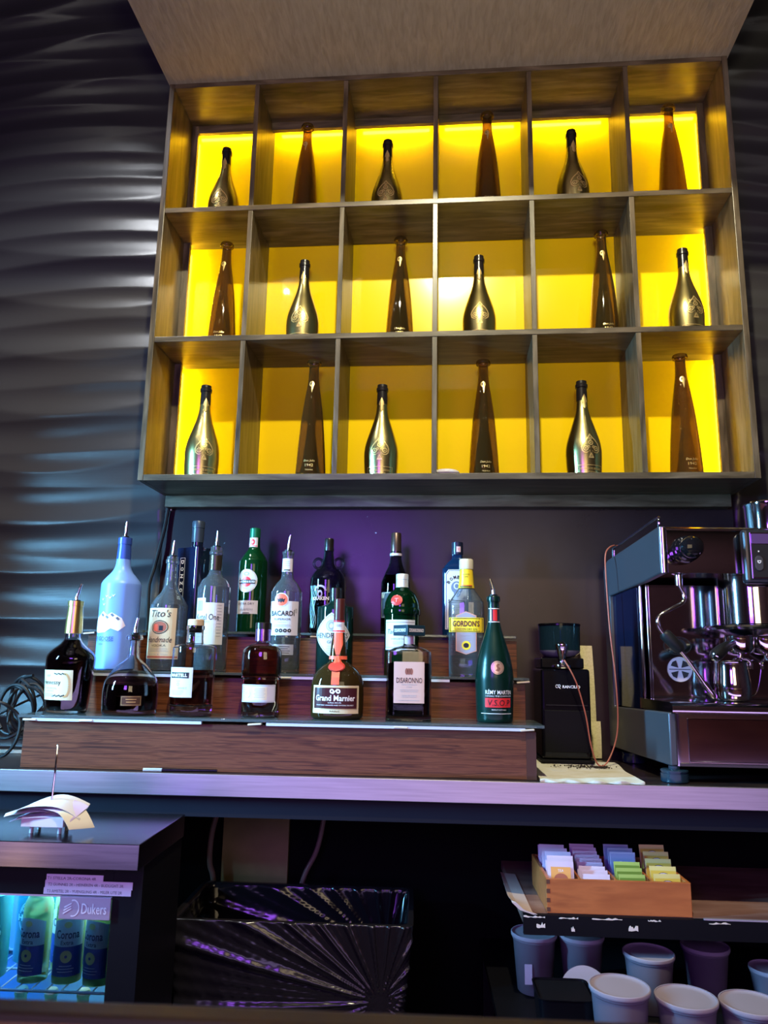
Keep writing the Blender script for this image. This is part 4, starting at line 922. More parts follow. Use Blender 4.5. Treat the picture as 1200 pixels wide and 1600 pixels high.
# cables at the left end
cab = []
for k in range(7):
    o_ = random.uniform(0, 6); pts = []
    for i in range(13):
        t = i/12*2*PI*1.15+o_; rr_ = .055+.022*math.sin(k*1.7+i*.7)
        pts.append((-.265+.022*math.sin(k)+rr_*1.0*math.cos(t), -.10+.028*k-.06+.012*math.sin(i*1.3+k), CZ+.100+.014*k*.6+rr_*1.25*math.sin(t)))
    cab.append(pts)
for k, pts in enumerate(cab):
    pts = [(x, y, max(z, CZ+.0052)) for x, y, z in pts]
    c_ = curve_pts(pts, 6); c_ = [Vector((p.x, p.y, max(p.z, CZ+.0052))) for p in c_]
    o = bar(MB().tube(c_, .0048, 8).build('power_cable', M_rubber, None, True)); tag(o, 'coiled black cable in the tangle at the left end of the counter', 'cable', 'tangled black cables beside the riser')
o = bar(MB().tube(curve_pts([(-.42, -.02, 1.00), (-.33, -.03, 1.05), (-.25, -.02, 1.09), (-.20, .02, 1.115), (-.160, .05, 1.135)], 6), .0035, 8).build('power_cable', M_rubber, None, True)); tag(o, 'single black cable rising from the tangle towards the wall', 'cable')
pl = empty('wire_shelf_edge', W(-.33, -.12, 0), PHI)
bpy.data.objects.remove(pl)
o = bar(MB().box(-.60, -.150, -.050, -.030, CZ+.0005, CZ+.010).build('wooden_slat', mat('pale_slat', (.35, .28, .22), .6), None, bevel=.001)); tag(o, 'pale narrow slat lying on the counter behind the cable tangle', 'slat')
o = MB().tube(curve_pts([(.012, .252, 1.735), (.004, .250, 1.66), (-.004, .244, 1.60), (-.018, .240, 1.52), (-.030, .236, 1.46), (-.028, .236, 1.38), (-.026, .238, 1.31), (-.03, .236, 1.18)], 6), [.0065]*43, 8).build('wall_cable', M_rubber, None, True); tag(o, 'thick black cable running down the wall from the shelf unit corner', 'cable')
nl_ = MB().ball((.020, .258, 1.728), .006, .006, .006, 8).build('wall_hook', M_chrome, None, True); tag(nl_, 'small shiny hook under the left corner of the shelf unit', 'hook')

# ================================================================ BOTTLE COOLER
CL = (0, 0, 0)
co = empty('bottle_cooler', W(-.2, -.55, 0), PHI); tag(co, 'black bottle cooler with steel top and glowing glass door, holding beers', 'cooler'); CO2 = (-.2, -.55, 0)
X0, X1, YF, YB_ = -.95, .345, -.655, -.402
def cp2(mb, name, m, **k): return bp(mb, name, m, co, CO2, **k)
cp2(MB().box(X0, X1, -.712, YB_, .7895, .840), 'steel_top', M_steeltop, bevel=.0015)
cp2(MB().box(X1-.045, X1-.004, YF+.001, YB_, .012, .789), 'side_wall', M_black)
cp2(MB().box(X0, X0+.04, YF+.001, YB_, .012, .789), 'side_wall', M_black)
cp2(MB().box(X0+.041, X1-.046, YB_-.02, YB_, .012, .789), 'back_wall', mat('cooler_liner', (.12, .30, .60), .4))
cp2(MB().box(X0+.041, X1-.046, YF+.001, YB_-.0205, .777, .789), 'inner_ceiling', mat('cooler_liner'))
cp2(MB().box(X0+.041, X1-.046, YF+.001, YB_-.0205, .012, .10), 'inner_floor', M_black)
# door frame round the glass: right stile, top rail, left stile, bottom rail
dr = cp2(MB().box(.281, X1-.002, -.668, YF, .02, .788), 'door_stile', M_black)
cp2(MB().box(X0, .2805, -.668, YF, .7275, .788), 'door_rail', M_black)
cp2(MB().box(X0, .2805, -.668, YF, .02, .10), 'door_rail', M_black)
cp2(MB().box(X0, X0+.06, -.668, YF, .1005, .727), 'door_stile', M_black)
cp2(MB().box(X0+.0605, .2805, -.664, -.661, .1005, .727), 'door_glass', mat('door_glass', (.93, .97, 1), .0, 0, 1, 1.05))
cp2(MB().box(X0+.0605, .2805, -.6675, -.6645, .7235, .727), 'glass_trim', mat('lilac_trim', (.55, .50, .62), .35, .6))
cp2(MB().box(.173, .281, -.6735, -.6685, .683, .7265), 'brand_plate', mat('lilac_aluminium', (.36, .30, .42), .4, .5), bevel=.001)
Sc = lambda a, z: flat(a+.2, -.6735+.55, z)
pr_ = Print(Sc(.173, .683), .0008); pr_.text('Dukers', .074, .0215, .052, .020, mat('pale_lilac_ink', (.62, .56, .68), .35)); pr_.ell(.030, .022, .0130, .0165, mat('pale_lilac_ink'), hole=.85, a0=-1.9, a1=1.9)
for k in range(3): pr_.poly([(.010+.001*k, .010+.006*k), (.026, .020+.005*k), (.026, .022+.005*k), (.009+.001*k, .0125+.006*k)], mat('pale_lilac_ink'), .0003)
pr_.build('lettering', co)
M_stick = mat('pale_lilac_tape', (.66, .58, .72), .5)
M_stk_ink = mat('tape_ink', (.05, .04, .08), .5)
for a0, a1, z0, z1, s_ in ((.139, .2595, .7535, .7680, 'T1 STELLA 2R-CORONA 4R'), (.137, .3225, .7410, .7560, 'T2 GUINNES 2R - HEINEKEN 4R - BUDLIGHT 3R'), (.135, .3200, .7290, .7415, 'T3 AMSTEL 2R - YUENGLING 4R - MILER LITE 2R')):
    k = .0005*(3 if 'T1' in s_ else 2 if 'T2' in s_ else 1)
    q_ = cp2(MB().box(a0, a1, -.6685-k, -.6682, z0, z1), 'label_tape', M_stick)
    pr_ = Print(flat(a0+.2, -.6685-k+.55, z0), .0004); pr_.text(s_, (a1-a0)/2-.006, (z1-z0)/2, (a1-a0)*.86, .0055, M_stk_ink); pr_.build('lettering', co)
# wire rack
rk = MB()
ZR = .5400
for k in range(36):
    a_ = -.86+.0325*k; rk.rod((a_, -.640, ZR-.003), (a_, -.425, ZR-.003), .0017, 6)
rk.rod((-.90, -.640, ZR-.006), (.297, -.640, ZR-.006), .0030, 8); rk.rod((-.90, -.425, ZR-.0075), (.297, -.425, ZR-.0075), .003, 8); rk.rod((-.90, -.53, ZR-.0075), (.297, -.53, ZR-.0075), .0026, 8)
cp2(rk, 'wire_rack', mat('white_wire', (.55, .62, .72), .4), smooth=True)
rk = MB()
for k in range(36):
    a_ = -.86+.0325*k; rk.rod((a_, -.640, .244), (a_, -.425, .244), .0017, 6)
rk.rod((-.90, -.640, .241), (.297, -.640, .241), .0030, 8); rk.rod((-.90, -.425, .2395), (.297, -.425, .2395), .003, 8)
cp2(rk, 'wire_rack', mat('white_wire'), smooth=True)
lt = light('cooler_light', 'AREA', W(-.15, -.53, .774), W(-.15, -.53, 0), (.08, .40, 1), 24.0, .8, .12)
lt.rotation_euler = (0, 0, PHI)
light('cooler_lamp_white', 'AREA', W(.12, -.49, .772), W(.12, -.49, 0), (.75, 1, .55), 5.0, .26, .08)
cp2(MB().box(-.85, .28, -.652, -.642, .765, .7765), 'light_strip', mat('cooler_led', (.3, .7, 1), .5, em=(.15, .55, 1), es=14))

# beer bottles
M_beer = mat('pale_lager_glass', (.74, .86, .36), .03, 0, .55, 1.33)
def make_beer():
    prof = [(0, .026), (.003, .0295), (.01, .0305), (.130, .0305), (.150, .0285), (.168, .0205), (.185, .0150), (.205, .0132), (.225, .0128), (.226, .0142), (.232, .0142), (.234, .0128), (.237, .0128)]
    r, P = bottle('beer_bottle', 'x', (0, 0, 0), prof, M_beer, hollow=False, smooth=3)
    MB().loft(full([(.2335, .0150), (.236, .0145), (.240, .0125)]), 21).build('crown_cap', mat('cap_cream', (.70, .68, .45), .4, .2), r, True, ang=20)
    S = round_surf(P)
    p = Print(S, .0007); p.rect(-.036, .072, .036, .118, mat('pale_blue_white', (.62, .74, .84), .5), 14); p.poly([(-.033, .118), (-.020, .124), (0, .127), (.020, .124), (.033, .118)], mat('pale_blue_white')); Lp = p.build('front_label', r)
    p = Print(S, .0012); p.text('Corona', 0, .096, .050, .017, mat('navy_blue_ink', (.01, .03, .12), .5), bold=.02); p.text('Extra', 0, .080, .026, .0085, mat('navy_blue_ink'), bold=.01); p.ell(0, .115, .008, .006, mat('leaf_gold', (.62, .62, .30), .5)); p.build('lettering', Lp)
    p = Print(S, .0007); p.rect(-.036, .014, .036, .0718, mat('royal_blue_label', (.012, .05, .26), .45), 14); p.ell(0, .053, .012, .012, mat('leaf_gold'), .0005, hole=.25); p.lines(0, .034, .036, 3, .0055, mat('pale_blue_white'), .0012); p.build('lower_label', r)
    return r
GBc = 'clear glass beer bottles on the upper cooler rack'
b0 = make_beer()
spots = [(.093, -.592, -8, 'first'), (.166, -.590, 14, 'second'), (.236, -.596, -16, 'third')]
nm = {'first': 'full clear beer bottle with blue label, nearest the green bottles in the cooler', 'second': 'clear beer bottle with its label turned, middle of the three in front', 'third': 'clear beer bottle beneath the brand plate at the cooler door edge'}
for i, (a_, b__, t_, s_) in enumerate(spots):
    o = b0 if i == 0 else copy_tree(b0); o.location = W(a_, b__, ZR+.0006-.0005); o.rotation_euler = (0, 0, PHI+R(t_)); tag(o, nm[s_], 'beer bottle', GBc)
for i, (a_, b__) in enumerate(((.130, -.522), (.200, -.524), (.262, -.520))):
    o = copy_tree(b0); o.location = W(a_, b__, ZR+.0001); o.rotation_euler = (0, 0, PHI+R(30*i)); tag(o, 'clear beer bottle in the second row on the upper cooler rack', 'beer bottle', 'beer bottles behind the front ones')
for i, (a_, b__) in enumerate(((.030, -.505), (.100, -.508), (.172, -.505), (.244, -.507))):
    o = copy_tree(b0); o.location = W(a_, b__, .2462); o.rotation_euler = (0, 0, PHI+R(17*i)); tag(o, 'beer bottle on the lower cooler rack with only its crown cap showing', 'beer bottle', 'beer bottles on the lower cooler rack')
M_hk = mat('teal_green_can', (.01, .13, .15), .3, .3)
def make_can():
    r = empty('beer_keg_can', (0, 0, 0))
    P = sm(full([(0, .040), (.004, .046), (.012, .0480), (.150, .0480), (.166, .0440), (.178, .036), (.186, .034)]), 3)
    MB().loft(P, 40).build('can_body', M_hk, r, True, ang=50)
    MB().loft(full([(.1862, .0350), (.190, .0350), (.191, .033)]), 36).build('rim', M_chrome, r, True)
    Ml = mat('pale_cyan_ink', (.55, .80, .88), .45); S = round_surf(P)
    p = Print(S, .0010)
    for q in (1, .93, .70): p.ell(0, .094, .040*q, .040*q, Ml, hole=1-.035/q, n=40)
    p.ell(0, .094, .022, .022, Ml, hole=.55, n=30, a0=.5, a1=PI-.5); p.ell(0, .094, .022, .022, Ml, hole=.55, n=30, a0=PI+.5, a1=2*PI-.5)
    p.rect(-.044, .085, .044, .103, M_hk, 12, .0003); p.text('Heineken', 0, .094, .084, .0135, Ml, bold=.03, lift=.0006)
    for i, ch in enumerate('ORIGINAL'):
        t = PI*.85-PI*.7*i/7; p.text(ch, .0335*math.cos(t), .094+.0335*math.sin(t), .0045, .0060, Ml, bold=.02, rot=t-PI/2)
    p.poly([(.005*(1 if i % 2 == 0 else .4)*math.sin(i*PI/5), .110+.005*(1 if i % 2 == 0 else .4)*math.cos(i*PI/5)) for i in range(10)], M_red, .0006)
    p.build('ring_logo', r); return r
k0 = make_can(); k0.location = W(-.022, -.585, ZR+.0001); k0.rotation_euler = (0, 0, PHI+R(14)); tag(k0, 'teal beer keg can with ring logo, cut off by the photo edge in the cooler', 'can', 'teal beer cans in the cooler')
k1 = copy_tree(k0); k1.location = W(.040, -.485+.010, ZR+.0001); k1.rotation_euler = (0, 0, PHI+R(14)); tag(k1, 'teal beer can half hidden behind the first clear bottle', 'can', 'teal beer cans in the cooler')

# bill spike with receipts on the cooler
sp = empty('bill_spike', W(.1065, -.625, .8403), PHI); tag(sp, 'metal bill spike with white block on the cooler top, stuck through receipts', 'bill spike')
MB().box(-.046, .047, -.022, .030, .0135, .0340).build('base_block', mat('pinkish_white_card', (.66, .56, .60), .6), sp, bevel=.001)
for x, y in ((-.026, -.012), (.036, -.012), (-.026, .022), (.036, .022)): MB().rod((x, y, 0), (x, y, .0133), .0042, 12).build('leg', mat('pale_leg', (.6, .62, .66), .4), sp, True)
MB().tube([(0, .010, .0345), (.002, .010, .060), (.0035, .010, .120), (.0035, .010, .178), (.0035, .010, .182)], [.0023, .0023, .0022, .0021, .0006], 8).build('spike', M_chrome, sp, True)
def curled(name, L_, Wd, bend, twist, m):
    n, k = 12, 5; vs = []; fs = []
    for lay in (0, 1):
        for i in range(n+1):
            u = (i/n-.5)*L_
            for j in range(k+1):
                v = (j/k-.5)*Wd
                vs.append((u, v, -bend*(u*u)/L_*4 + twist*u*v*20 - lay*.0005 + .0015*math.sin(u*60+v*20)))
    q = (n+1)*(k+1)
    for i in range(n):
        for j in range(k):
            a_ = i*(k+1)+j; fs += [(a_, a_+1, a_+k+2, a_+k+1), (q+a_, q+a_+k+1, q+a_+k+2, q+a_+1)]
    ed = [j for j in range(k+1)] + [i*(k+1)+k for i in range(1, n+1)] + [n*(k+1)+j for j in range(k-1, -1, -1)] + [i*(k+1) for i in range(n-1, 0, -1)]
    for x, y in zip(ed, ed[1:]+ed[:1]): fs.append((x, y, q+y, q+x))
    return MB().add(vs, fs).build(name, m, None, True, ang=60)
M_rc = [mat('receipt_white', (.66, .64, .66), .6), mat('receipt_lilac', (.55, .44, .62), .6), mat('receipt_cream', (.66, .60, .46), .6)]
RL = ['lowest receipt on the bill spike, lilac and tilted to the front', 'cream receipt fanned out to the right on the bill spike', 'white receipt pointing left on the bill spike', 'white curled receipt lying topmost on the bill spike', 'second receipt from the top on the bill spike']
for i, (dx, dz, rz, L_, Wd, bd, tw, tl, k) in enumerate(((-.004, .040, .10, .135, .060, .12, .10, .16, 1), (.034, .052, -.55, .125, .062, .30, -.15, .12, 2), (-.030, .047, .42, .120, .05, .10, .10, .10, 0), (.004, .064, .12, .145, .070, .16, .12, .14, 0), (.010, .056, -.20, .13, .064, .12, .18, .12, 1))):
    o = curled('receipt', L_, Wd, bd, tw, M_rc[k]); o.location = W(.1065+dx, -.625+.005, .8403+dz); o.rotation_euler = (tl, 0, PHI+rz); tag(o, RL[i], 'receipt', 'receipts on the spike')

# ================================================================ BELOW THE COUNTER
# rubbish bin with bag
bi = empty('rubbish_bin', W(.60, -.16, 0), PHI); tag(bi, 'long black bin lined with a wrinkled black plastic bag below the counter', 'bin')
pr = [(0.0005, .235, .115, 9), (.006, .24, .12, 9), (.565, .298, .158, 12), (.572, .302, .162, 12)]
MB().loft(pr + [(z, a_-.006, b__-.006, n) for z, a_, b__, n in pr[::-1] if z > .005], 64).build('bin_body', M_blackpl, bi, True, ang=40)
N, K = 560, 130; vs = []; fs = []
cxp, czp = .225, .405
def rrect(t, hx, hy, r):
    """point on a rounded rectangle, evenly spaced along its outline"""
    sg = [(2*(hx-r), 0), (PI*r/2, 1), (2*(hy-r), 2), (PI*r/2, 3), (2*(hx-r), 4), (PI*r/2, 5), (2*(hy-r), 6), (PI*r/2, 7)]
    d = t*sum(q[0] for q in sg)
    for ln, k in sg:
        if d <= ln: break
        d -= ln
    if k == 0: return -hx+r+d, -hy
    if k == 2: return hx, -hy+r+d
    if k == 4: return hx-r-d, hy
    if k == 6: return -hx, hy-r-d
    a = d/r; cx_, cy_, a0 = {1: (hx-r, -hy+r, -PI/2), 3: (hx-r, hy-r, 0), 5: (-hx+r, hy-r, PI/2), 7: (-hx+r, -hy+r, PI)}[k]
    return cx_+r*math.cos(a0+a), cy_+r*math.sin(a0+a)
for k in range(K+1):
    t = k/K
    for i in range(N):
        th = 2*PI*i/N
        if t < .72:
            z = .578-(t/.72)*.30; f = (z-.006)/.559; hx, hy = .24+.058*f+.0065, .12+.038*f+.0065; sgn = 1
        elif t < .78: z = .578+.0015; q = (t-.72)/.06; hx, hy = .3055-.014*q, .1655-.014*q; sgn = 0
        else: z = .577-((t-.78)/.22)*.22; f = (z-.006)/.559; hx, hy = .24+.058*f-.0095, .12+.038*f-.0095; sgn = -1
        x, y = rrect(i/N, hx, hy, .022)
        w_ = 0
        if sgn:
            if y < 0 and abs(x) < hx*.995 or sgn < 0:
                an = math.atan2(z-czp, x-cxp); rr_ = math.hypot(x-cxp, z-czp)
                w_ = .0075*max(0, math.sin(an*26+1.6*math.sin(an*5)))**3*min(1, rr_*22) + .0010*math.sin(an*90+rr_*8)*min(1, rr_*6) + .0003*math.sin(x*230)*math.sin(z*190)
            w_ += .0009*math.sin(th*23+z*12)*abs(math.sin(th*5+z*9))
            L_ = math.hypot(x/hx, y/hy)
            d_ = (x/hx*.5, y/hy); m_ = math.hypot(*d_) or 1
            x += d_[0]/m_*max(w_, -.0012)*sgn*1; y += d_[1]/m_*max(w_, -.0012)*sgn
        vs.append((x, y, z))
order = list(range(K+1))
for k in range(K):
    if .70 < k/K < .72: pass
# order: outside bottom -> rim -> inside
ring = lambda k: k
seq = [k for k in range(K+1) if k/K < .72][::-1] + [k for k in range(K+1) if k/K >= .72]
seq = [k for k in range(K+1) if k/K < .72]; seq = seq[::-1]
outs = [k for k in range(K+1) if k/K < .72]; ins = [k for k in range(K+1) if k/K >= .72]
seq = outs[::-1] + ins
for p_, q_ in zip(seq, seq[1:]):
    for i in range(N): j = (i+1) % N; fs.append((p_*N+i, p_*N+j, q_*N+j, q_*N+i))
MB().add(vs, fs).build('bin_bag', mat('black_film', (.010, .009, .012), .17, 0, spec=.8), bi, True, ang=180)

o = bar(MB().box(.325, .525, .078, .0985, .0008, .80).build('cardboard_panel', textured('tan_board', [(.3, (.11, .085, .03)), (.7, (.18, .14, .055))], (2, 2, 2), 4, 3, .7, bump=.05), None)); tag(o, 'tan board leaning against the back under the counter, behind the bin', 'board')
Mh = mat('grey_brown_hose', (.13, .09, .08), .4)
o = bar(MB().tube(curve_pts([(.335, .03, .86), (.318, .035, .78), (.300, .04, .70), (.297, .045, .62), (.312, .05, .55), (.32, .05, .30), (.30, .05, .01)], 6), .0085, 10).build('hose', Mh, None, True)); tag(o, 'thin drain hose curving down left of the tan board', 'hose')
o = bar(MB().tube(curve_pts([(.640, .04, .86), (.635, .045, .76), (.615, .05, .66), (.575, .055, .57), (.55, .055, .40), (.55, .05, .01)], 6), .0075, 10).build('hose', Mh, None, True)); tag(o, 'thin drain hose curving down right of the tan board', 'hose')

# shelf with the tea box
sh = empty('under_shelf', W(1.8, -.15, .6), PHI); tag(sh, 'chipped shelf below the counter carrying the wooden tea box', 'shelf'); SO = (1.8, -.15, .6)
bp(MB().box(1.165, 2.7, -.372, .0995, .612, .6345), 'board', textured('worn_brown_laminate', [(.3, (.13, .06, .05)), (.6, (.24, .13, .11)), (.8, (.34, .22, .20))], (2, 6, 2), 3, 4, .3, bump=.03), sh, SO)
bp(MB().box(1.165, 2.7, -.385, -.3725, .590, .6340), 'front_lip', M_black, sh, SO)
vs = []; fs = []
n = 22
for i in range(n+1):
    t = i/n; b__ = -.388+.34*t; lift = .020*math.exp(-((t-.0)/.25)**2)+.006
    for j, (da, zz) in enumerate(((-.030*(1-t*.3), lift*1.0), (-.012, lift*.35+.001), (.02, .001))):
        vs.append((1.168+da+(.010 if i == 0 else 0), b__, .6348+zz))
    for j, (da, zz) in enumerate(((-.030*(1-t*.3), lift*1.0), (-.012, lift*.35+.001), (.02, .001))):
        vs.append((1.168+da, b__, .6348+zz-.0008))
for i in range(n):
    for j in range(2):
        a_ = i*6+j; fs += [(a_, a_+1, a_+7, a_+6), (a_+3, a_+9, a_+10, a_+4)]
    a_ = i*6; fs += [(a_, a_+6, a_+9, a_+3), (a_+2, a_+5, a_+11, a_+8)]
fs += [(0, 3, 4, 1), (1, 4, 5, 2), (n*6, n*6+1, n*6+4, n*6+3), (n*6+1, n*6+2, n*6+5, n*6+4)]
bp(MB().add(vs, fs), 'curled_laminate', mat('pale_laminate_edge', (.55, .42, .40), .4), sh, SO)
for k, (a_, w_, z_2) in enumerate(((1.19, .05, .631), (1.27, .045, .6305), (1.36, .07, .6310), (1.47, .03, .6305), (1.62, .05, .6290), (1.205, .02, .612), (1.42, .022, .6115), (1.28, .008, .606))):
    pts = [(a_-w_/2+w_*i/9, z_2+random.uniform(-.0022, .0018)*(2 if k > 4 else 1)+(.003 if k > 4 else 0)) for i in range(10)] + [(a_+w_/2-w_*i/9, z_2-random.uniform(.0015, .0035)-(.003 if k > 4 else 0)) for i in range(10)]
    bp(MB().prism(pts, -.3862, -.3851), 'bare_chip', mat('bare_chipboard', (.70, .60, .55), .7), sh, SO)
bp(MB().box(1.585, 2.7, -.3858, -.3795, .6342, .6372), 'metal_lip', mat('lilac_trim'), sh, SO)

TB = (1.3925, -.2555, .6352); tb = empty('tea_box', W(*TB), PHI); tag(tb, 'reddish wooden box with open compartments of tea sachets on the chipped shelf', 'box')
M_tb = textured('reddish_cedar', [(.3, (.32, .085, .022)), (.55, (.44, .13, .035)), (.75, (.25, .065, .018))], (2, 12, 12), 3, 6, .4, bump=.05, dist=.002)
hx, hy, hz = .170, .118, .076
MB().box(-hx, hx, -hy, -hy+.008, 0, hz).build('front_board', M_tb, tb, bevel=.001); MB().box(-hx, hx, hy-.008, hy, 0, hz).build('back_board', M_tb, tb, bevel=.001)
for s_ in (-1, 1): MB().box(s_*hx-(.008 if s_ > 0 else 0), s_*hx+(.008 if s_ < 0 else 0), -hy+.0082, hy-.0082, 0, hz).build('side_board', M_tb, tb, bevel=.001)
MB().box(-hx+.0082, hx-.0082, -hy+.0082, hy-.0082, 0, .006).build('bottom_board', M_tb, tb)
for x in (-.086, 0, .086): MB().box(x-.0025, x+.0025, -hy+.0083, hy-.0083, .0063, hz-.004).build('divider', M_tb, tb)
for k in range(7):
    if k % 2 == 0: MB().box(-hx-.0004, -hx+.008, -hy-.0006, -hy-.0001, .004+.0102*k, .013+.0102*k).build('finger_joint', mat('dark_end_grain', (.10, .035, .02), .6), tb)
def sachet(m1, m2):
    r = empty('tea_sachet', (0, 0, 0)); Wd, H_ = .064, .070; n = 8; vs = []; fs = []
    for sd in (-1, 1):
        for i in range(n+1):
            for j in range(n+1):
                u, v = i/n, j/n; th = .0022*(math.sin(PI*min(1, max(0, (u-.07)/.86)))*math.sin(PI*min(1, max(0, (v-.09)/.82))))**.6 if .07 < u < .93 and .09 < v < .91 else 0
                vs.append(((u-.5)*Wd, sd*(th+.0003), v*H_))
    q = (n+1)**2
    for i in range(n):
        for j in range(n):
            a_ = i*(n+1)+j; fs += [(a_, a_+n+1, a_+n+2, a_+1), (q+a_, q+a_+1, q+a_+n+2, q+a_+n+1)]
    ed = [j for j in range(n+1)]+[i*(n+1)+n for i in range(1, n+1)]+[n*(n+1)+j for j in range(n-1, -1, -1)]+[i*(n+1) for i in range(n-1, 0, -1)]
    for x, y in zip(ed, ed[1:]+ed[:1]): fs.append((x, y, q+y, q+x))
    MB().add(vs, fs).build('envelope', m1, r, True, ang=60)
    p = Print(flat(0, -.0027, 0), .0004)
    if m2 == 'orange': p.rect(-.024, .010, .024, .058, mat('orange_sachet_print', (.75, .36, .10), .5)); p.ell(0, .030, .017, .014, mat('rust_ink'), .0003, a0=0, a1=PI); p.text('TEA', 0, .050, .014, .006, M_inkw, lift=.0004)
    elif m2 == 'yellow': p.rect(-.030, .006, .030, .060, mat('amber_print', (.62, .42, .06), .5)); p.ell(0, .044, .018, .012, mat('lilac_print', (.55, .45, .60), .5), .0003); p.ell(0, .044, .018, .012, M_ink, .0004, hole=.92)
    elif m2 == 'green': p.rect(-.030, .006, .030, .062, mat('leaf_green_print', (.13, .22, .03), .5)); p.rect(-.012, .038, .012, .050, M_ink, 3, .0003)
    elif m2 == 'blue': p.rect(-.030, .006, .030, .066, mat('sky_blue_print', (.22, .30, .52), .5)); p.ell(-.006, .04, .012, .009, mat('pale_blue_white'), .0003)
    elif m2 == 'plain': p.rect(-.024, .010, .024, .054, mat('rose_print', (.40, .24, .30), .5))
    p.build('print', r); return r
M_pk = mat('lilac_paper', (.60, .50, .66), .5); M_yl = mat('yellow_paper', (.58, .50, .18), .5); M_gn = mat('green_paper', (.30, .42, .10), .5); M_bl = mat('blue_paper', (.34, .42, .60), .5)
pro = {'orange': sachet(M_pk, 'orange'), 'plain': sachet(M_pk, 'plain'), 'green': sachet(M_gn, 'green'), 'blue': sachet(M_bl, 'blue'), 'yellow': sachet(M_yl, 'yellow')}
used = set()
desc = {'orange': ('lilac tea sachet with orange picture, nearest in the first compartment', 'orange-faced sachets'), 'plain': ('lilac tea sachet packed in the row of the wooden box', 'lilac sachets'),
        'green': ('green tea sachet in the third compartment of the wooden box', 'green sachets'), 'blue': ('pale blue tea sachet at the back of the third compartment', 'blue sachets'), 'yellow': ('yellow tea sachet with round lilac mark in the last compartment', 'yellow sachets')}
TL = []
for i in range(7): TL.append(('orange' if i == 0 else 'plain', -.128, -.088+.025*i, .034+.0035*(i % 3)+(.004 if i else 0), -10))
for i in range(9): TL.append(('orange' if i == 0 else 'plain', -.043, -.100+.0225*i, .010 + .0036*i, -16))
for i in range(3): TL.append(('green', .043, -.100+.026*i, .012+.008*i, -14))
for i in range(3): TL.append(('blue', .043, -.010+.032*i, .042+.002*i, -8))
for i in range(5): TL.append(('yellow', .128, -.094+.032*i, .014+.0095*i, -12))
for kd, x, y, dz, tl in TL:
    o = pro[kd] if kd not in used else copy_tree(pro[kd]); used.add(kd)
    wp_ = W(TB[0]+x+random.uniform(-.003, .003), TB[1]+y, TB[2]+.0065+max(dz, .0003)-.004)
    o.location = wp_; o.rotation_euler = (R(tl), 0, PHI+R(random.uniform(-2, 2)))
    first_col = x < -.1
    l_, g_ = desc[kd]
    if kd == 'orange' and not first_col: l_, g_ = 'lilac tea sachet with orange picture, nearest in the second compartment', 'orange-faced sachet of the second compartment'
    if kd == 'plain': l_ = 'plain lilac tea sachet packed in the ' + ('first' if first_col else 'second') + ' compartment of the wooden box'; g_ = 'lilac sachets in the ' + ('first' if first_col else 'second') + ' compartment'
    tag(o, l_, 'tea sachet', g_)

# lower shelf with deli tubs
ls = empty('lower_shelf', W(1.8, -.3, .41), PHI); tag(ls, 'black lower shelf that carries the translucent tubs', 'shelf'); LO = (1.8, -.3, .41)
bp(MB().box(1.10, 2.7, -.70, .0995, .400, .420), 'board', M_black, ls, LO)
for a_, b__ in ((1.12, -.68), (1.12, .07), (2.68, -.68), (2.68, .07)): bp(MB().box(a_-.015, a_+.015, b__-.015, b__+.015, .0005, .3995), 'leg', M_black, ls, LO)
M_tub = mat('frosted_tub', (.34, .29, .38), .32, 0, .6, 1.2)
M_lid = mat('frosted_lid', (.52, .44, .54), .35, 0, .45, 1.25)
def tub(a_, b__, H_, rr_, label, lid=True, tilt=(0, 0), fill=None, rz=0, grp=None):
    r = empty('plastic_tub', W(a_, b__, .4206), PHI); r.rotation_euler = (tilt[0], tilt[1], PHI)
    pr = full([(0.0004, rr_*.74), (.003, rr_*.78), (H_-.012, rr_*.95), (H_-.010, rr_*.985), (H_, rr_*.985)])
    MB().loft(pr + [(z, rx-.0012, ry-.0012, n) for z, rx, ry, n in pr[::-1] if z > .002], 44).build('tub_wall', M_tub, r, True, ang=40)
    if fill: MB().loft(full([(.004, rr_*.75), (H_*fill, rr_*(.78+.17*fill)-.002)]), 36).build('contents', mat('pale_contents', (.62, .62, .50), .5), r, True)
    if lid: MB().loft(sm(full([(H_-.006, rr_*1.0), (H_-.004, rr_*1.035), (H_+.003, rr_*1.035), (H_+.004, rr_*.98), (H_+.0005, rr_*.94), (H_+.0008, rr_*.5), (H_+.001, .001)]), 2), 44).build('lid', M_lid, r, True, ang=40)
    tag(r, label, 'tub', grp)
tub(1.330, -.60, .146, .0595, 'translucent lidded tub under the tea box, leftmost of the front three', fill=.75)
tub(1.464, -.60, .130, .0600, 'translucent lidded tub in the middle of the three front ones', fill=.35)
tub(1.594, -.60, .124, .0600, 'translucent lidded tub at the photo edge, rightmost of the front three')
tub(1.208, -.25, .130, .0550, 'dim tall tub with a taped label at the back, below the curled laminate')
tub(1.325, -.25, .130, .0550, 'dim tub at the back between the taped one and the wide one')
tub(1.468, -.33, .120, .0580, 'dim wide tub at the back, behind the middle front tub')
tub(1.640, -.22, .104, .0570, 'very dark tub at the back, behind the rightmost front tub')
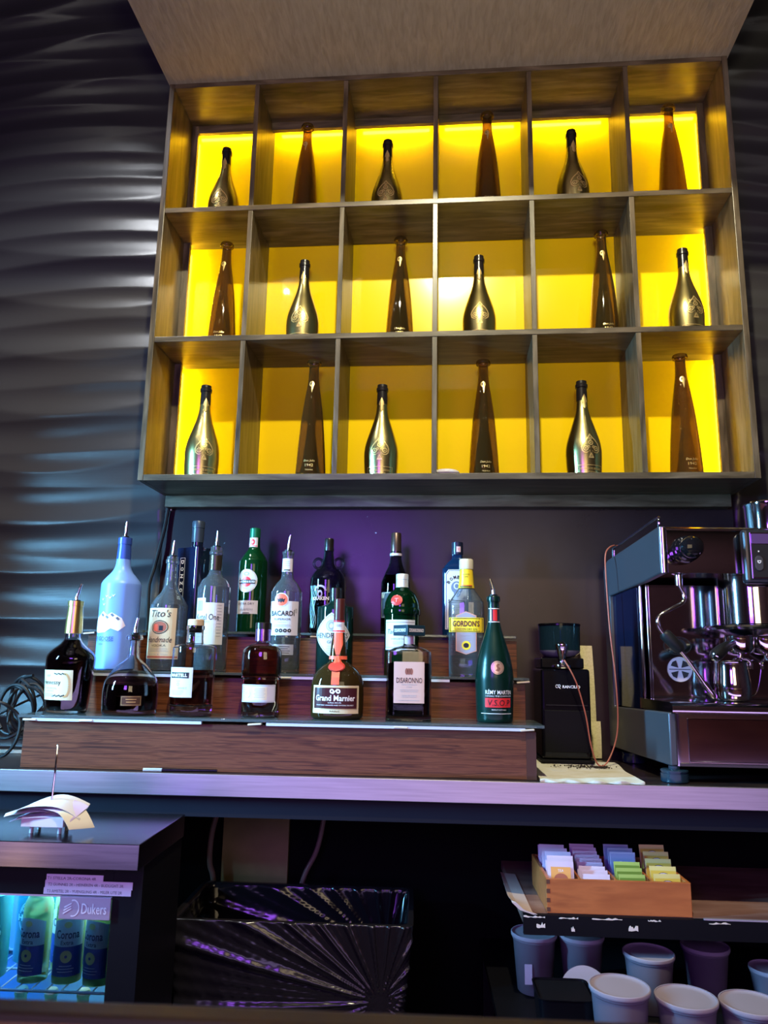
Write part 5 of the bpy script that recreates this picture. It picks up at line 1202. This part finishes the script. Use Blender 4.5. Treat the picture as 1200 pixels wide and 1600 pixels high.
tub(1.765, -.30, .085, .0480, 'small dim tub at the back at the photo edge')
ld = MB().loft(full([(0, .050), (.002, .056), (.006, .056), (.0065, .050)]), 40).build('loose_lid', M_lid, None, True, ang=30); ld.location = W(1.300, -.405, .4206+.0555); ld.rotation_euler = (R(68), 0, PHI+R(-12)); tag(ld, 'round translucent lid leaning upright among the back tubs', 'lid')
bx = empty('black_crate', W(1.232, -.505, .4206), PHI); tag(bx, 'small black plastic crate in front of the dim tubs', 'crate')
MB().loft([(0, .052, .050, 8), (.100, .060, .058, 8), (.102, .062, .060, 8), (.102, .058, .056, 8), (.004, .048, .046, 8)], 40).build('crate_wall', M_blackpl, bx, True, ang=30)
MB().box(-.0555, .0555, -.0535, .0535, .096, .0995).build('lid', M_black, bx, bevel=.001)
tpx = Print(flat(1.185-1.208-.005, -.054, .0), .003)
tp_ = MB().box(-.009, .009, -.0008, .0, .030, .075); tp_.v = [(x-.022, y-.0480, z) for x, y, z in tp_.v]
tt = [o_ for o_ in bpy.data.objects if o_.get('label', '').startswith('dim tall tub')][0]
tp_.build('tape_label', mat('pale_lilac_tape'), tt)

# ================================================================ THE NEAR BAR TOP
nb_ = empty('serving_bar', W(.9, -2.2, 0), PHI); tag(nb_, 'blurred brown wooden serving bar across the bottom of the photo', 'bar'); NO = (.9, -2.2, 0)
M_bar = textured('aged_bar_wood', [(.3, (.13, .06, .03)), (.6, (.30, .16, .09)), (.8, (.45, .27, .17))], (2, 12, 12), 2, 5, .35, bump=.1)
bp(MB().box(-1.2, 3.0, -2.60, -1.893, .99, 1.030), 'bar_top', M_bar, nb_, NO, bevel=.004)
bp(MB().box(-1.2, 3.0, -1.8925, -1.868, .985, 1.031), 'edge_moulding', mat('dark_edge_wood', (.030, .022, .015), .4), nb_, NO, bevel=.006, seg=3)
bp(MB().box(-1.1, 2.9, -2.0, -1.96, .0005, .9895), 'front_panel', M_bar, nb_, NO)
cam.data.dof.use_dof = True; cam.data.dof.focus_distance = 2.25; cam.data.dof.aperture_fstop = 5.6
